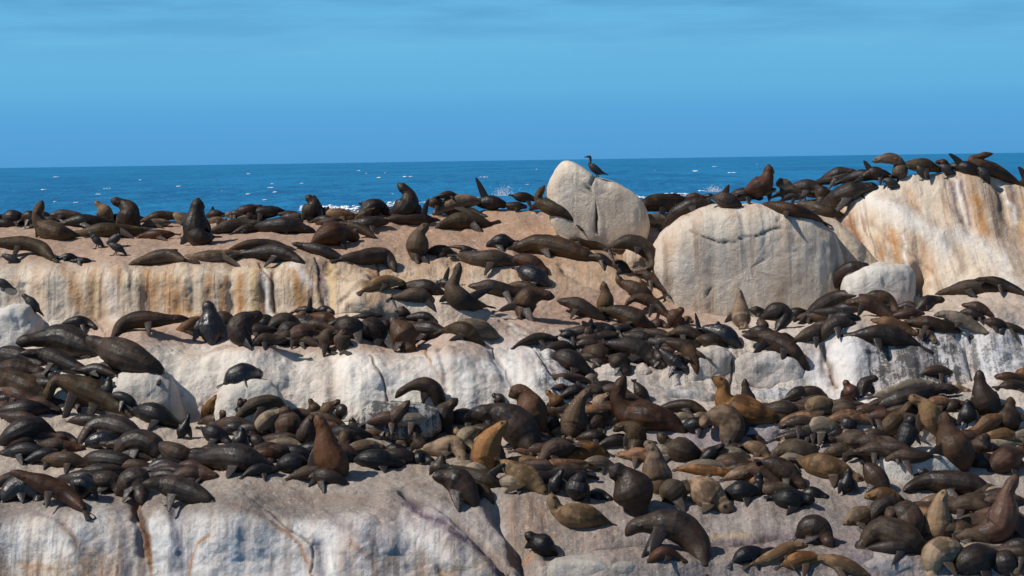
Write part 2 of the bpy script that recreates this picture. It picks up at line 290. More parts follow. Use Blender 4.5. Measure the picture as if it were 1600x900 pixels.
RUNS = [ # colour, half width, strength, line down the stone
 ('p',7,.95,[(632,786),(690,818),(740,852),(785,905)]), ('r',5,.95,[(213,782),(222,825),(234,868)]), ('o',4,.8,[(232,840),(238,905)]), ('k',3,.8,[(222,800),(229,850)]), ('w',9,.6,[(246,800),(262,905)]),
 ('b',11,.75,[(272,800),(276,850),(288,905)]), ('k',5,.6,[(262,875),(268,905)]), ('o',2.5,.8,[(330,838),(308,850),(298,880),(290,905)]), ('c',9,.8,[(100,822),(130,860),(140,905)]), ('k',6,.6,[(112,838),(126,880),(130,905)]),
 ('c',4,.8,[(355,787),(400,800),(430,820),(440,830)]), ('o',3,.7,[(428,818),(470,850),(487,885)]), ('r',3,.8,[(478,870),(488,905)]), ('b',8,.8,[(498,850),(505,905)]), ('w',3,.8,[(512,850),(522,905)]), ('b',9,.6,[(540,865),(548,905)]),
 ('p',12,.5,[(520,812),(560,835),(600,850)]), ('r',8,.6,[(550,850),(575,868)]), ('c',9,.7,[(610,870),(600,905)]), ('k',4,.6,[(632,860),(636,890)]), ('w',14,.6,[(640,830),(700,880)]), ('b',9,.6,[(720,860),(735,905)]), ('k',5,.7,[(682,885),(690,905)]),
 ('b',8,.6,[(185,800),(195,850),(200,905)]), ('w',10,.6,[(155,800),(168,860)]), ('c',10,.6,[(0,860),(15,905)]), ('p',4,.7,[(55,802),(90,812),(100,820)]), ('o',6,.5,[(30,880),(80,890)]),
 ('o',4,.6,[(830,870),(815,880)]), ('y',6,.5,[(690,895),(760,880)]),
 ('o',5,.8,[(352,435),(350,500)]), ('o',6,.8,[(376,430),(378,500)]), ('y',7,.8,[(395,420),(400,460),(398,500)]), ('w',5,.9,[(415,425),(420,500)]), ('k',1.8,.7,[(426,430),(431,500)]), ('r',4,.7,[(410,455),(414,500)]), ('o',7,.8,[(458,425),(470,490)]), ('w',8,.6,[(455,415),(480,440)]),
 ('p',6,.8,[(498,412),(503,440),(512,490)]), ('k',4,.6,[(504,420),(502,436)]), ('y',8,.8,[(518,418),(520,480)]), ('k',2.5,.6,[(512,455),(514,485)]), ('r',2.5,.6,[(572,412),(587,435)]), ('o',6,.6,[(330,440),(325,500)]), ('o',8,.5,[(280,440),(275,490)]), ('o',5,.5,[(232,430),(240,480)]),
 ('o',9,.5,[(100,425),(112,450),(140,500)]), ('w',12,.5,[(170,440),(180,495)]), ('y',8,.5,[(150,440),(145,490)]), ('r',6,.5,[(355,400),(358,415)]),
 ('p',4,.9,[(1488,286),(1494,320),(1502,345)]), ('p',3,.8,[(1500,286),(1511,320),(1515,350)]), ('w',3.5,.7,[(1495,284),(1506,330),(1512,345)]), ('o',9,.7,[(1525,310),(1540,360)]), ('k',9,.6,[(1560,300),(1566,365)]), ('p',6,.8,[(1580,290),(1592,340)]), ('w',3.5,.8,[(1560,288),(1580,320),(1590,350)]), ('y',6,.6,[(1590,310),(1600,365)]),
 ('r',5,.8,[(1325,345),(1340,370),(1350,400)]), ('p',7,.6,[(1312,340),(1330,372)]), ('w',16,.7,[(1360,310),(1430,345),(1480,385)]), ('o',8,.6,[(1392,360),(1400,405),(1410,440)]), ('w',2.5,.8,[(1398,345),(1413,385),(1420,430)]), ('c',10,.6,[(1480,375),(1500,400),(1505,420)]), ('o',7,.5,[(1440,370),(1450,420)]), ('w',14,.6,[(1500,365),(1560,400),(1580,440)]), ('c',10,.6,[(1575,380),(1595,430)]), ('o',7,.6,[(1420,300),(1432,330)]), ('o',5,.6,[(1372,370),(1378,400)]),
 ('o',2.2,.55,[(640,535),(668,555),(688,592)]), ('w',30,.4,[(600,600),(640,640)]), ('b',4,.5,[(775,560),(800,610)]), ('b',5,.5,[(820,560),(850,610)]), ('k',3,.5,[(826,552),(834,575)]), ('w',12,.6,[(790,560),(830,620)]), ('c',2,.7,[(583,573),(600,592),(608,625)]),
 ('c',14,.4,[(500,560),(520,620)]), ('o',2,.6,[(1290,560),(1304,605)]), ('c',3,.6,[(1280,540),(1285,590)]), ('k',7,.6,[(1250,575),(1262,610)]), ('w',12,.6,[(1310,545),(1325,590)]), ('k',14,.55,[(1400,545),(1450,560)]), ('k',12,.6,[(1385,580),(1460,575)]), ('b',5,.4,[(1530,560),(1535,590)]), ('r',2,.6,[(1138,560),(1142,610)]),
 ('w',2.5,.7,[(800,508),(830,535)]), ('c',2.5,.5,[(780,505),(815,540)]), ('c',5,.4,[(840,490),(900,510)]), ('p',7,.6,[(1100,850),(1180,845),(1250,835)]), ('y',6,.5,[(1100,838),(1170,835)]), ('c',5,.5,[(1310,790),(1340,792)]),
]
FOLDS = [
 (-.26,42,[(225,560),(225,640)]), (-.30,48,[(390,560),(395,650)]), (-.30,45,[(555,560),(560,650)]), (-.28,40,[(715,545),(725,640)]), (-.22,26,[(840,560),(860,620)]),
 (-.12,38,[(70,425),(75,500)]), (-.12,36,[(180,425),(180,500)]), (-.12,34,[(300,425),(300,495)]), (-.12,26,[(392,425),(392,490)]), (-.12,28,[(468,420),(470,490)]), (-.12,32,[(560,425),(560,480)]),
 (-.30,50,[(110,810),(115,900)]), (-.34,60,[(360,815),(350,900)]), (-.28,45,[(560,850),(540,900)]), (-.28,28,[(680,830),(760,900)]),
 (-.2,30,[(1335,555),(1335,610)]), (-.2,28,[(1420,555),(1420,600)]), (-.2,34,[(1555,540),(1560,590)]), (-.15,40,[(950,885),(1040,885)]), (-.12,30,[(1190,800),(1260,800)]),
 # dents (+) and swells (-): metres, half width px, line
 (1.1,9,[(1436,425),(1438,470)]), (-.30,26,[(570,478),(640,468),(720,484)]), (-.16,22,[(600,585),(700,580)]), (-.16,22,[(300,575),(420,575)]), (-.20,20,[(930,395),(1000,440)]), (.16,8,[(545,478),(600,452),(690,455)]),
 (.10,16,[(1395,290),(1440,320),(1500,352),(1600,372)]), (-.12,22,[(1375,318),(1420,350),(1470,372)]), (.08,10,[(1480,285),(1492,320),(1520,350)]), (.10,12,[(1340,345),(1385,372),(1400,400)]), (.10,7,[(1560,290),(1575,340)]),
 (.035,7,[(300,415),(303,490)]), (.035,6,[(205,418),(210,480)]), (.035,6,[(508,412),(512,485)]), (.035,5,[(428,425),(432,490)]), (.035,6,[(360,420),(360,490)]),
 (.16,8,[(212,782),(228,870)]), (.45,13,[(775,800),(806,838),(822,895)]), (.14,8,[(630,786),(690,818),(745,852),(790,900)]), (-.12,18,[(600,800),(680,850),(720,895)]), (.10,9,[(495,850),(505,900)]), (.10,8,[(275,800),(283,890)]),
 (.12,8,[(770,550),(795,600)]), (.12,8,[(840,545),(865,600)]), (.10,6,[(690,560),(700,620)]), (.10,10,[(520,560),(525,630)]), (.14,8,[(1285,545),(1303,605)]), (.12,8,[(1500,525),(1518,590)]), (.12,7,[(860,372),(930,388),(985,415),(1030,460)]), (.12,7,[(700,410),(800,400),(880,385)]), (.12,6,[(880,420),(960,455),(1040,500)]),
 (.10,6,[(560,365),(640,352),(720,350)]), (.12,9,[(855,865),(930,860),(1020,852)]), (.10,8,[(1060,850),(1220,838)]),
]
CRACKS = [([(630,785),(690,815),(745,850),(790,895)],5,.10,.35),([(385,790),(440,815),(485,850),(490,895)],2.2,.05,.5),([(215,785),(228,830),(236,880)],4,.08,.55),
 ([(405,417),(425,440),(430,490)],2,.06,.5),([(490,412),(500,440),(512,490)],2.2,.06,.4),([(585,412),(592,440)],2,.05,.5),([(640,530),(665,550),(675,580)],1.6,.04,.3),
 ([(580,575),(600,600),(608,630)],1.6,.05,.8),([(770,545),(790,570),(800,605)],2,.06,.4),([(830,540),(850,575),(868,605)],2,.06,.4),([(780,500),(810,520),(840,535)],2,.05,.3),([(760,480),(800,500),(850,535)],2,.05,.3),
 ([(1140,560),(1145,590),(1140,615)],1.8,.07,.8),([(1285,540),(1300,590),(1308,612)],2.2,.07,.5),([(1505,530),(1515,575),(1520,600)],2,.06,.3),([(1060,850),(1140,846),(1215,836)],1.8,.06,.6),
 ([(1360,345),(1400,380),(1460,420)],2,.06,.3),([(860,865),(930,862),(1010,850)],2,.05,.5),
 ([(150,500),(165,520),(172,550)],1.6,.04,.3),([(870,375),(930,385),(965,400),(1000,430)],2,.06,.5),([(880,350),(930,372),(985,402),(1030,440)],2,.06,.4)]

def polydist(px, py, pl):
    d = np.full(len(px), 1e9)
    for (a, b), (c, e_) in zip(pl[:-1], pl[1:]):
        vx, vy = c - a, e_ - b; t = np.clip(((px - a) * vx + (py - b) * vy) / (vx*vx + vy*vy), 0, 1)
        d = np.minimum(d, np.hypot(px - a - t * vx, py - b - t * vy))
    return d
def paint(P, base=(0.60, 0.52, 0.44), wscale=1.0):
    """stains laid on rock, positions in metres, worked out from where each stain sits on the stone"""
    px, py = project(P)
    wob = fbm(P * 0.8, 3, 50) * 18; wob2 = fbm(P * 0.8, 3, 60) * 14
    X = px + wob; Y = py + wob2
    acc = np.tile(np.array(base) * 0.35, (len(P), 1)); w0 = np.full(len(P), 0.35); st = np.full(len(P), 0.05); al = np.full(len(P), 0.03); we = np.full(len(P), 0.0)
    for x, y, rx, ry, c, w, s_, a_, m_ in STAINS:
        g = w * np.exp(-(((X - x) / rx) ** 2 + ((Y - y) / ry) ** 2) ** 1.3)
        acc += g[:, None] * np.array(c); w0 += g; st += g * s_; al += g * a_; we += g * m_
    return acc / w0[:, None], st / w0, al / w0, we / w0, px, py
def runs_on(P):
    px, py = project(P); wx = 3.0 * fbm(P * 2.2, 3, 95); wy = 3.0 * fbm(P * 2.2, 3, 96); col = np.zeros((len(P), 3)); tot = np.zeros(len(P))
    wid = 1 + .45 * vnoise(P * 3.1, 97)
    for c, w, s, pl in RUNS:
        X = np.array(pl); m = (px > X[:, 0].min() - 4*w - 8) & (px < X[:, 0].max() + 4*w + 8) & (py > X[:, 1].min() - 3*w - 8) & (py < X[:, 1].max() + 3*w + 8)
        if not m.any(): continue
        g = s * np.exp(-(polydist(px[m] + wx[m], py[m] + wy[m], pl) / (w * wid[m])) ** 2)
        col[m] += g[:, None] ** 2 * np.array(RUN_C[c]); tot[m] += g ** 2
    return col / np.maximum(tot, 1e-6)[:, None], np.clip(np.sqrt(tot), 0, 1)
def finish_rock(o, P, extra_crack=None, tint=None):
    c, st, al, we, px, py = paint(P)
    if tint is not None:
        c = c * 0.25 + np.array(tint[0]) * 0.75; st = st * 0 + tint[1]; al = al * 0 + tint[2]; we = we * 0
    ck = np.zeros(len(P)) if extra_crack is None else extra_crack
    me = o.data; setattr_c(me, 'stain', c); setattr_f(me, 'streak', st); setattr_f(me, 'algae', al); setattr_f(me, 'wet', we); setattr_f(me, 'crack', ck)
    rc, rw = runs_on(P); rw = rw if tint is None else rw * 0; setattr_c(me, 'run', rc); setattr_f(me, 'runw', rw)

def base_rock():
    xs = sorted(COLS); g = np.array([COLS[x] for x in xs], float)     # cols x rows x (y, D)
    def between(a, f, fd): return np.stack([g[:, a, 0] + (g[:, a+1, 0] - g[:, a, 0]) * f, g[:, a, 1] + (g[:, a+1, 1] - g[:, a, 1]) * fd], -1)[:, None]
    g = np.concatenate([g[:, :1], between(0, .62, .28), g[:, 1:4], between(3, .35, .10), between(3, .72, .38), g[:, 4:6], between(5, .70, .22), g[:, 6:]], 1)   # faces bulge like whalebacks
    yf = np.array([[1250, 41.5]]); n = len(xs)
    front = np.zeros((n, 1, 2)); front[:, 0, 0] = 1290; front[:, 0, 1] = 41.0
    g = np.concatenate([front, g], 1)
    un = np.concatenate([np.linspace(-500, -40, 120, False), np.linspace(-40, 1640, 1300, False), np.linspace(1640, 2100, 120)])
    gu = pchip(np.array(xs, float), g, un)                            # U x rows x 2
    # back of the island: drops behind the ridge down into the sea
    k = gu.shape[1]
    vn = np.linspace(0, k - 1, 720)
    q = pchip(np.arange(k, dtype=float), gu.transpose(1, 0, 2), vn)    # V x U x 2
    PX = np.broadcast_to(un, q.shape[:2])
    P = world(PX, q[..., 0], q[..., 1])
    last = P[-1]; back = []
    for j in range(1, 60):
        s = j / 59; b = last.copy(); b[:, 1] += 9 * s; b[:, 2] = last[:, 2] - (last[:, 2] + 2.0) * (s ** 1.8)
        b[:, 0] *= (1 + .02 * s); back.append(b)
    P = np.concatenate([P, np.array(back)], 0)
    V, U = P.shape[:2]
    du = np.gradient(P, axis=1); dv = np.gradient(P, axis=0); N = np.cross(du, dv); N /= np.linalg.norm(N, axis=-1, keepdims=True) + 1e-9
    Pf = P.reshape(-1, 3); Nf = N.reshape(-1, 3); steep = 1 - np.clip(Nf[:, 2], 0, 1)
    d = 0.13 * fbm(Pf * 0.45, 2, 1) + 0.035 * fbm(Pf * 1.6 + 9, 4, 7)
    d += steep * 0.07 * fbm(Pf * np.array([2.4, 0.3, 0.18]), 3, 33)
    d += 0.010 * fbm(Pf * 7, 3, 44)
    low = np.clip((6.2 - Pf[:, 2]) / 1.2, 0, 1)                       # lower rocks are more broken
    d += low * 0.06 * np.abs(fbm(Pf * 1.3, 4, 77))
    # crack grooves
    px, py = project(Pf); ck = np.zeros(len(Pf)); vis = Pf[:, 1] < 61; wobx = fbm(Pf * 2.5, 2, 91)
    for pl, w, dep, col in CRACKS:
        dist = polydist(px + 2.5 * fbm(Pf * 3, 2, 90), py, pl); e_ = np.exp(-(dist / w) ** 2) * vis
        d -= dep * e_; ck = np.maximum(ck, col * e_)
    for dep, w, pl in FOLDS: d -= dep * np.exp(-(polydist(px + 5 * wobx, py + 4 * wobx, pl) / w) ** 2) * vis
    Pf = Pf + Nf * d[:, None]
    i = np.arange(V * U).reshape(V, U)
    F = np.stack([i[:-1, :-1], i[:-1, 1:], i[1:, 1:], i[1:, :-1]], -1).reshape(-1, 4)
    o = mesh_obj('rock_island', Pf, F, ROCK); tag(o, kind='structure')
    finish_rock(o, Pf, ck)
    return o
island = base_rock()
ROCKS = [island]

def boulder(sil, D, thick, label, tint=None, expo=0.75, rough=0.07, flake=None, seed=0, cracks=(), name='boulder', shear=0.0):
    """rounded rock with the given outline (photo px) at distance D, 'thick' metres half depth"""
    sil = np.array(sil, float); c = sil.mean(0)
    s2 = np.concatenate([sil, sil[:1]]); q_ = np.linspace(0, len(sil), len(sil) * 12, endpoint=False); sil = np.stack([np.interp(q_, np.arange(len(s2)), s2[:, k]) for k in (0, 1)], -1)
    s3 = world(sil[:, 0], sil[:, 1], np.full(len(sil), D)); c3 = world(np.array([c[0]]), np.array([c[1]]), np.array([D]))[0]
    rel = s3 - c3; ang = np.arctan2(rel[:, 2], rel[:, 0]); rad = np.hypot(rel[:, 0], rel[:, 2])
    o_ = np.argsort(ang); ang = ang[o_]; rad = rad[o_]
    A = np.concatenate([ang - 2*np.pi, ang, ang + 2*np.pi]); R = np.concatenate([rad] * 3)
    size = rad.max(); nth = int(np.clip(size / 0.016, 80, 620)) ; nph = nth // 2
    th = np.linspace(-np.pi, np.pi, nth, endpoint=False); ph = np.linspace(-np.pi/2, np.pi/2, nph + 1)
    Rt = np.interp(th, A, R); fq = np.fft.rfft(Rt); f1 = fq.copy(); f1[4:] = 0; Rl = np.fft.irfft(f1, nth); f2 = fq * np.exp(-(np.arange(len(fq)) / 45.) ** 2); Rt = np.fft.irfft(f2, nth)
    T, H = np.meshgrid(th, ph)
    rho = np.abs(np.cos(H)) ** expo; sp = np.sign(np.sin(H)) * np.abs(np.sin(H)) ** expo
    RT = Rl * (1 - rho ** 3) + Rt * rho ** 3
    P = np.stack([RT * np.cos(T) * rho, thick * sp, RT * np.sin(T) * rho], -1)
    P[..., 1] += shear * P[..., 2]
    P = P.reshape(-1, 3) + c3; n = np.stack([(RT * np.cos(T) * rho / size ** 2), sp / thick * .8, RT * np.sin(T) * rho / size ** 2], -1).reshape(-1, 3); n /= np.linalg.norm(n, axis=1, keepdims=True) + 1e-9
    d = rough * fbm(P * 1.6 / max(size, .4) + seed, 4, seed) * max(size, .35) + min(0.028 * size, .03) * fbm(P * np.array([2.6, .6, .30]), 3, seed + 5) + 0.010 * fbm(P * 8, 4, seed + 3)
    px, py = project(P); ck = np.zeros(len(P)); front = n[:, 1] < 0.25
    if flake is not None:
        fx = np.array([q[0] for q in flake]); fy = np.array([q[1] for q in flake])
        yy = np.interp(px, fx, fy) + 1.6 * fbm(P * np.array([2.5, .1, .1]), 4, 3); ins = (px > fx[0]) & (px < fx[-1]) & front
        taper = np.clip(np.minimum(px - fx[0], fx[-1] - px) / 30, 0, 1)
        s = np.where(ins, np.clip((yy - py) / 1.2, 0, 1) * np.clip((py - (yy - 40)) / 30, 0, 1), 0) * taper
        P[:, 1] -= 0.025 * s
        ck = np.maximum(ck, np.where(ins, np.exp(-((py - yy - .4) / (1.25 + .35 * vnoise(P * 3, 8))) ** 2), 0) * np.clip(taper * 3, 0, 1))  # dark line under the flake: crack plus the lip's thin shadow, painted in
        d -= ck * 0.03
    for pl, w, dep, col in cracks:
        e_ = np.exp(-(polydist(px, py, pl) / w) ** 2) * front; d -= dep * e_; ck = np.maximum(ck, col * e_)
    P = P + n * d[:, None]
    i = np.arange((nph + 1) * nth).reshape(nph + 1, nth); j = np.roll(i, -1, 1)
    F = np.stack([i[:-1], j[:-1], j[1:], i[1:]], -1).reshape(-1, 4)
    o = mesh_obj(name, P, F, ROCK)
    finish_rock(o, P, ck, tint)
    tag(o, label, 'boulder', 'boulders on the rock island'); ROCKS.append(o); return o

PALE = ((0.62, 0.55, 0.45), .12, .06); GREY = ((0.60, 0.54, 0.47), .1, .2); DARKG = ((0.30, 0.29, 0.28), 0, 1.5); WHITE = ((0.68, 0.66, 0.62), .1, .1); WARM = ((0.62, 0.47, 0.34), .35, .05)
boulder([(853,300),(858,281),(868,264),(879,252),(885,249),(892,251),(906,259),(919,268),(930,277),(944,279),(960,284),(985,297),(1001,313),(1010,332),(1014,352),(1008,378),(985,390),(930,392),(880,385),(858,345)], 60.3, 1.0,
        'tall pointed pale boulder under the standing cormorant, split by a short cleft', ((0.74,0.635,0.50),.15,.04), .40, .016, cracks=[([(933,328),(931,362)],1.5,.14,1),([(929,276),(923,288),(910,300)],2.4,.09,.4)], seed=12)
boulder([(974,400),(980,388),(995,384),(1012,391),(1019,405),(1020,430),(1000,445),(980,430)], 58.6, 0.45,
        'small warm buff boulder wedged under the curled olive seal left of the great dome', WARM, .85, .05, seed=13)
boulder([(1012,420),(1016,392),(1032,364),(1058,342),(1085,327),(1120,319),(1180,316),(1232,322),(1272,336),(1298,362),(1310,405),(1315,450),(1312,510),(1260,550),(1160,560),(1080,550),(1050,500),(1028,445)], 58.6, 2.1,
        'huge pale dome of rock with a thin flake crack near its top, centre right', ((0.64,0.565,0.465),.34,.06), .45, .015,
        flake=[(1072,354),(1084,362),(1096,368),(1110,373),(1122,379),(1148,376),(1162,369),(1180,368),(1202,360),(1212,356),(1226,355)], cracks=[([(1217,338),(1215,348)],1.2,.05,.7),([(1110,450),(1104,462)],1.6,.05,.7),([(1240,365),(1244,400)],1.5,.03,.3)], seed=14)
boulder([(1240,400),(1250,345),(1275,338),(1305,346),(1335,372),(1368,405),(1400,432),(1420,470),(1400,520),(1300,520),(1245,470)], 59.2, 1.3,
        'buff sloping shoulder of rock between the great dome and the white block', ((0.60,0.48,0.35),.5,.03), .55, .03, seed=15)
boulder([(1313,450),(1318,432),(1345,418),(1375,411),(1410,412),(1423,420),(1425,440),(1424,480),(1400,495),(1340,490),(1316,475)], 56.5, 0.9,
        'squarish white block with a dark brown seal draped on its left corner', ((0.66,0.64,0.60),.1,.18), .5, .04, seed=16)
boulder([(1422,480),(1424,462),(1436,458),(1440,475),(1436,492)], 56.0, .25, 'small speckled grey stone at the right foot of the white block', DARKG, .8, .08, seed=17)
boulder([(-20,520),(-10,485),(20,473),(48,478),(62,500),(68,530),(60,560),(-10,560)], 54.9, .7,
        'white boulder at the left edge under the perched cormorants', WHITE, .6, .09, seed=18)
boulder([(165,640),(172,600),(195,580),(240,572),(272,588),(292,625),(300,660),(240,680),(180,675)], 51.8, .8,
        'pale grey boulder just below the sleeping brown seal whose hind flipper hangs down', GREY, .7, .06, seed=19)
boulder([(332,650),(340,612),(358,595),(395,588),(425,595),(442,618),(446,660),(400,690),(350,690)], 51.0, .55,
        'white boulder with a single dark seal curled on its top', ((0.62,0.56,0.48),.1,.1), .7, .06, seed=20)
boulder([(553,665),(562,645),(585,630),(620,626),(655,630),(685,640),(690,670),(650,695),(580,695)], 50.8, .6,
        'dark grey speckled boulder in the hollow below the white ledge', DARKG, .75, .06, seed=21)
boulder([(920,590),(926,575),(950,569),(975,572),(985,585),(980,605),(940,612)], 53.2, .35, 'pale flat stone among dark seals left of the boulder row', GREY, .8, .08, seed=22)
boulder([(982,590),(985,575),(1005,569),(1020,578),(1022,590),(1005,602)], 53.2, .3, 'small speckled pale stone second in the boulder row', GREY, .8, .08, seed=23)
boulder([(1022,610),(1030,590),(1042,577),(1060,578),(1072,595),(1075,625),(1040,632)], 52.9, .4, 'knobbly pinkish white stone between black seals and the cliff blocks', GREY, .8, .12, seed=24)
boulder([(1002,640),(1015,620),(1045,608),(1085,604),(1115,612),(1125,640),(1090,660),(1030,660)], 52.2, .5, 'broad blue grey boulder stained white, behind the sitting golden seal', ((.46,.47,.49),.1,.5), .7, .1, seed=25)
boulder([(1066,620),(1070,570),(1085,545),(1120,540),(1140,550),(1144,590),(1140,625),(1100,635)], 53.2, .6, 'buff cliff block left of the dark vertical joint', ((.58,.53,.47),.15,.35), .5, .06, seed=26)
boulder([(1143,600),(1146,560),(1165,548),(1210,547),(1245,556),(1256,575),(1256,600),(1235,612),(1180,612)], 53.1, .7, 'long pale cliff block right of the dark vertical joint', ((.60,.55,.50),.12,.4), .5, .07, seed=27)
boulder([(1165,635),(1180,612),(1215,603),(1245,610),(1252,640),(1210,660)], 52.0, .45, 'low blue grey stone below the long pale cliff block', ((.46,.47,.50),.1,.6), .7, .12, seed=28)
boulder([(1365,745),(1372,712),(1400,700),(1455,698),(1490,712),(1500,740),(1450,760),(1390,762)], 49.1, .6, 'flat white slab among the seals at lower right', ((.62,.60,.56),0,.05), .6, .05, seed=29)
boulder([(1310,905),(1330,872),(1370,860),(1420,862),(1445,885),(1450,920),(1330,925)], 45.0, .5, 'mottled pinkish grey boulder at the bottom edge, lower right', ((.42,.37,.35),0,.2), .65, .06, seed=30)
boulder([(840,900),(870,872),(930,868),(1000,874),(1070,885),(1080,920),(860,925)], 44.9, .5, 'low lichen speckled boulder beneath the big dark bull at the bottom edge', ((.40,.37,.33),0,.3), .7, .06, seed=31)

BV = []
for o in ROCKS:
    me = o.data; n = len(me.vertices); co = np.empty(n*3, np.float32); me.vertices.foreach_get('co', co); BV.append(co.reshape(-1, 3))
vv = []; ff = []; off = 0
for o, c in zip(ROCKS, BV):
    li = np.empty(len(o.data.loops), np.int32); o.data.loops.foreach_get('vertex_index', li)
    vv.append(c); ff.append(li.reshape(-1, 4) + off); off += len(c)
BVH = BVHTree.FromPolygons(np.concatenate(vv).tolist(), np.concatenate(ff).tolist())
del BV, vv, ff
def hit(px, py):
    d = dirs(np.array([px]), np.array([py]))[0]
    h = BVH.ray_cast(Vector((0, 0, EYE)), Vector(d))
    return h[0].y if h[0] else None
def ground(px, py):
    for k in range(40):
        h = hit(px, py + 2 * k)
        if h: return h
    return 60.0
def drop(P, up=0.4):
    h = BVH.ray_cast(Vector((P[0], P[1], P[2] + up)), Vector((0, 0, -1)))
    return h[0].z if h[0] else None
# ------------------------------------------------------------------ sea
def sea():
    m, t, b = new_mat('open_sea_water'); g = G(t)
    n1 = g.noise(1.0, 4, 0.6, (0.010, 0.0022, 1), 0.4); n2 = g.noise(1.0, 5, 0.7, (0.10, 0.012, 1), 0.6)
    c = g.mix(g.rng(n1, 0.4, 0.62), (0.007, 0.128, 0.300), (0.012, 0.185, 0.400))
    c = g.mix(g.rng(n2, 0.42, 0.66, 0, 0.7), c, (0.020, 0.235, 0.470))  # paler swell streaks: wave shading put into the water colour
    g.L(c, b.inputs['Base Color']); b.inputs['Roughness'].default_value = 0.55; b.inputs['Specular IOR Level'].default_value = 0.12
    h = g.noise(1.0, 6, 0.65, (0.25, 0.10, 1), 0.4)
    bp = g.n('ShaderNodeBump'); bp.inputs['Strength'].default_value = 1.0; bp.inputs['Distance'].default_value = 2.0
    g.L(h, bp.inputs['Height']); g.L(bp.outputs[0], b.inputs['Normal'])
    ys = np.concatenate([[-400, 0, 40], np.geomspace(80, 60000, 300)]); us = np.linspace(-1, 1, 161)
    Y, Uu = np.meshgrid(ys, us, indexing='ij'); X = Uu * (np.abs(Y) * 0.6 + 400)
    P = np.stack([X, Y, np.zeros_like(X)], -1).reshape(-1, 3)
    amp = np.clip((P[:, 1] - 70) / 80, 0, 1)
    P[:, 2] = amp * 0.35 * fbm(P * np.array([0.03, 0.06, 1]), 3, 3) * np.exp(-np.clip(P[:, 1] - 600, 0, None) / 900)
    i = np.arange(P.shape[0]).reshape(Y.shape); F = np.stack([i[:-1, :-1], i[:-1, 1:], i[1:, 1:], i[1:, :-1]], -1).reshape(-1, 4)
    o = mesh_obj('sea', P, F, m); tag(o, kind='structure')
sea()
FOAM = plain('white_foam', (0.85, 0.88, 0.90), 0.9, 0.2, 0.15, 3)
FOAM.node_tree.nodes['Principled BSDF'].inputs['Subsurface Weight'].default_value = 0.0
def lumps(name, specs, seed=1, sub=(8, 5)):
    """many small irregular foam lumps in one mesh: (x,y,z, rx,ry,rz)"""
    rnd = np.random.RandomState(seed); V = []; F = []; off = 0; nt_, np_ = sub
    th = np.linspace(0, 2*np.pi, nt_, endpoint=False); ph = np.linspace(-np.pi/2, np.pi/2, np_ + 1)
    T, H = np.meshgrid(th, ph); unit = np.stack([np.cos(T)*np.cos(H), np.sin(T)*np.cos(H), np.sin(H)], -1).reshape(-1, 3)
    i = np.arange((np_+1)*nt_).reshape(np_+1, nt_); j = np.roll(i, -1, 1); FF = np.stack([i[:-1], j[:-1], j[1:], i[1:]], -1).reshape(-1, 4)
    for s in specs:
        c = np.array(s[:3]); r = np.array(s[3:]); k = unit * r * (1 + .35 * rnd.uniform(-1, 1, (len(unit), 1)))
        V.append(k + c); F.append(FF + off); off += len(unit)
    o = mesh_obj(name, np.concatenate(V), np.concatenate(F), FOAM); return o
def onsea(px, py):
    d = dirs(np.array([px]), np.array([py]))[0]; return np.array([0, 0, EYE]) + d * (-EYE / d[2])
rr = random.Random(5); sp = []
for k in range(80):                       # whitecaps scattered over the bay
    px = rr.uniform(-150, 1750); h0 = 262 - 24 * px / 1600; py = h0 + 6 + 74 * rr.random() ** 0.8
    p = onsea(px, py); dist = p[1]; w = rr.uniform(0.25, .85) * (rr.random() < .15 and 1.8 or 1) * min(dist, 1500) / 600
    for q in range(rr.randint(1, 3)): sp.append((p[0] + rr.uniform(-1.4, 1.4)*w, p[1] + rr.uniform(-5, 5), 0.1, w*.8, 1.2, rr.uniform(.04, .14) * min(dist, 1500) / 600))
tag(lumps('whitecaps', sp, 2), kind='stuff')
sp = []
for (x0, x1, y0, amp_, n) in ((470, 562, 327, 1.0, 150), (600, 625, 320, .8, 40), (375, 440, 331, .35, 60), (610, 670, 318, .25, 30), (1040, 1075, 305, .5, 50), (985, 1010, 308, .4, 30)):
    for k in range(n):                     # surf breaking beyond the ridge
        px = rr.uniform(x0, x1); p = onsea(px, y0 + rr.uniform(-2.5, 3)); s_ = p[1] / 480
        sp.append((p[0], p[1], rr.uniform(-.1, .45) * amp_, rr.uniform(.2, .7) * s_, 1.2, rr.uniform(.08, .28) * amp_))
tag(lumps('breaking_surf', sp, 3), kind='stuff')
sp = []
for (cx, cy, w, h, n) in ((787, 306, 20, 13, 420), (1115, 300, 18, 10, 300), (1190, 290, 10, 5, 30)):
    for k in range(n):                     # fine spray thrown up behind the rocks
        a = abs(rr.gauss(0, .5)); px = cx + rr.gauss(0, w * .4); py = cy - a * h
        p = world(np.array([px]), np.array([py]), np.array([76 + rr.uniform(-1.5, 1.5)]))[0]; r_ = rr.uniform(.004, .012)
        sp.append((p[0], p[1], p[2], r_, r_, r_))
tag(lumps('sea_spray', sp, 4, (5, 3)), kind='stuff')
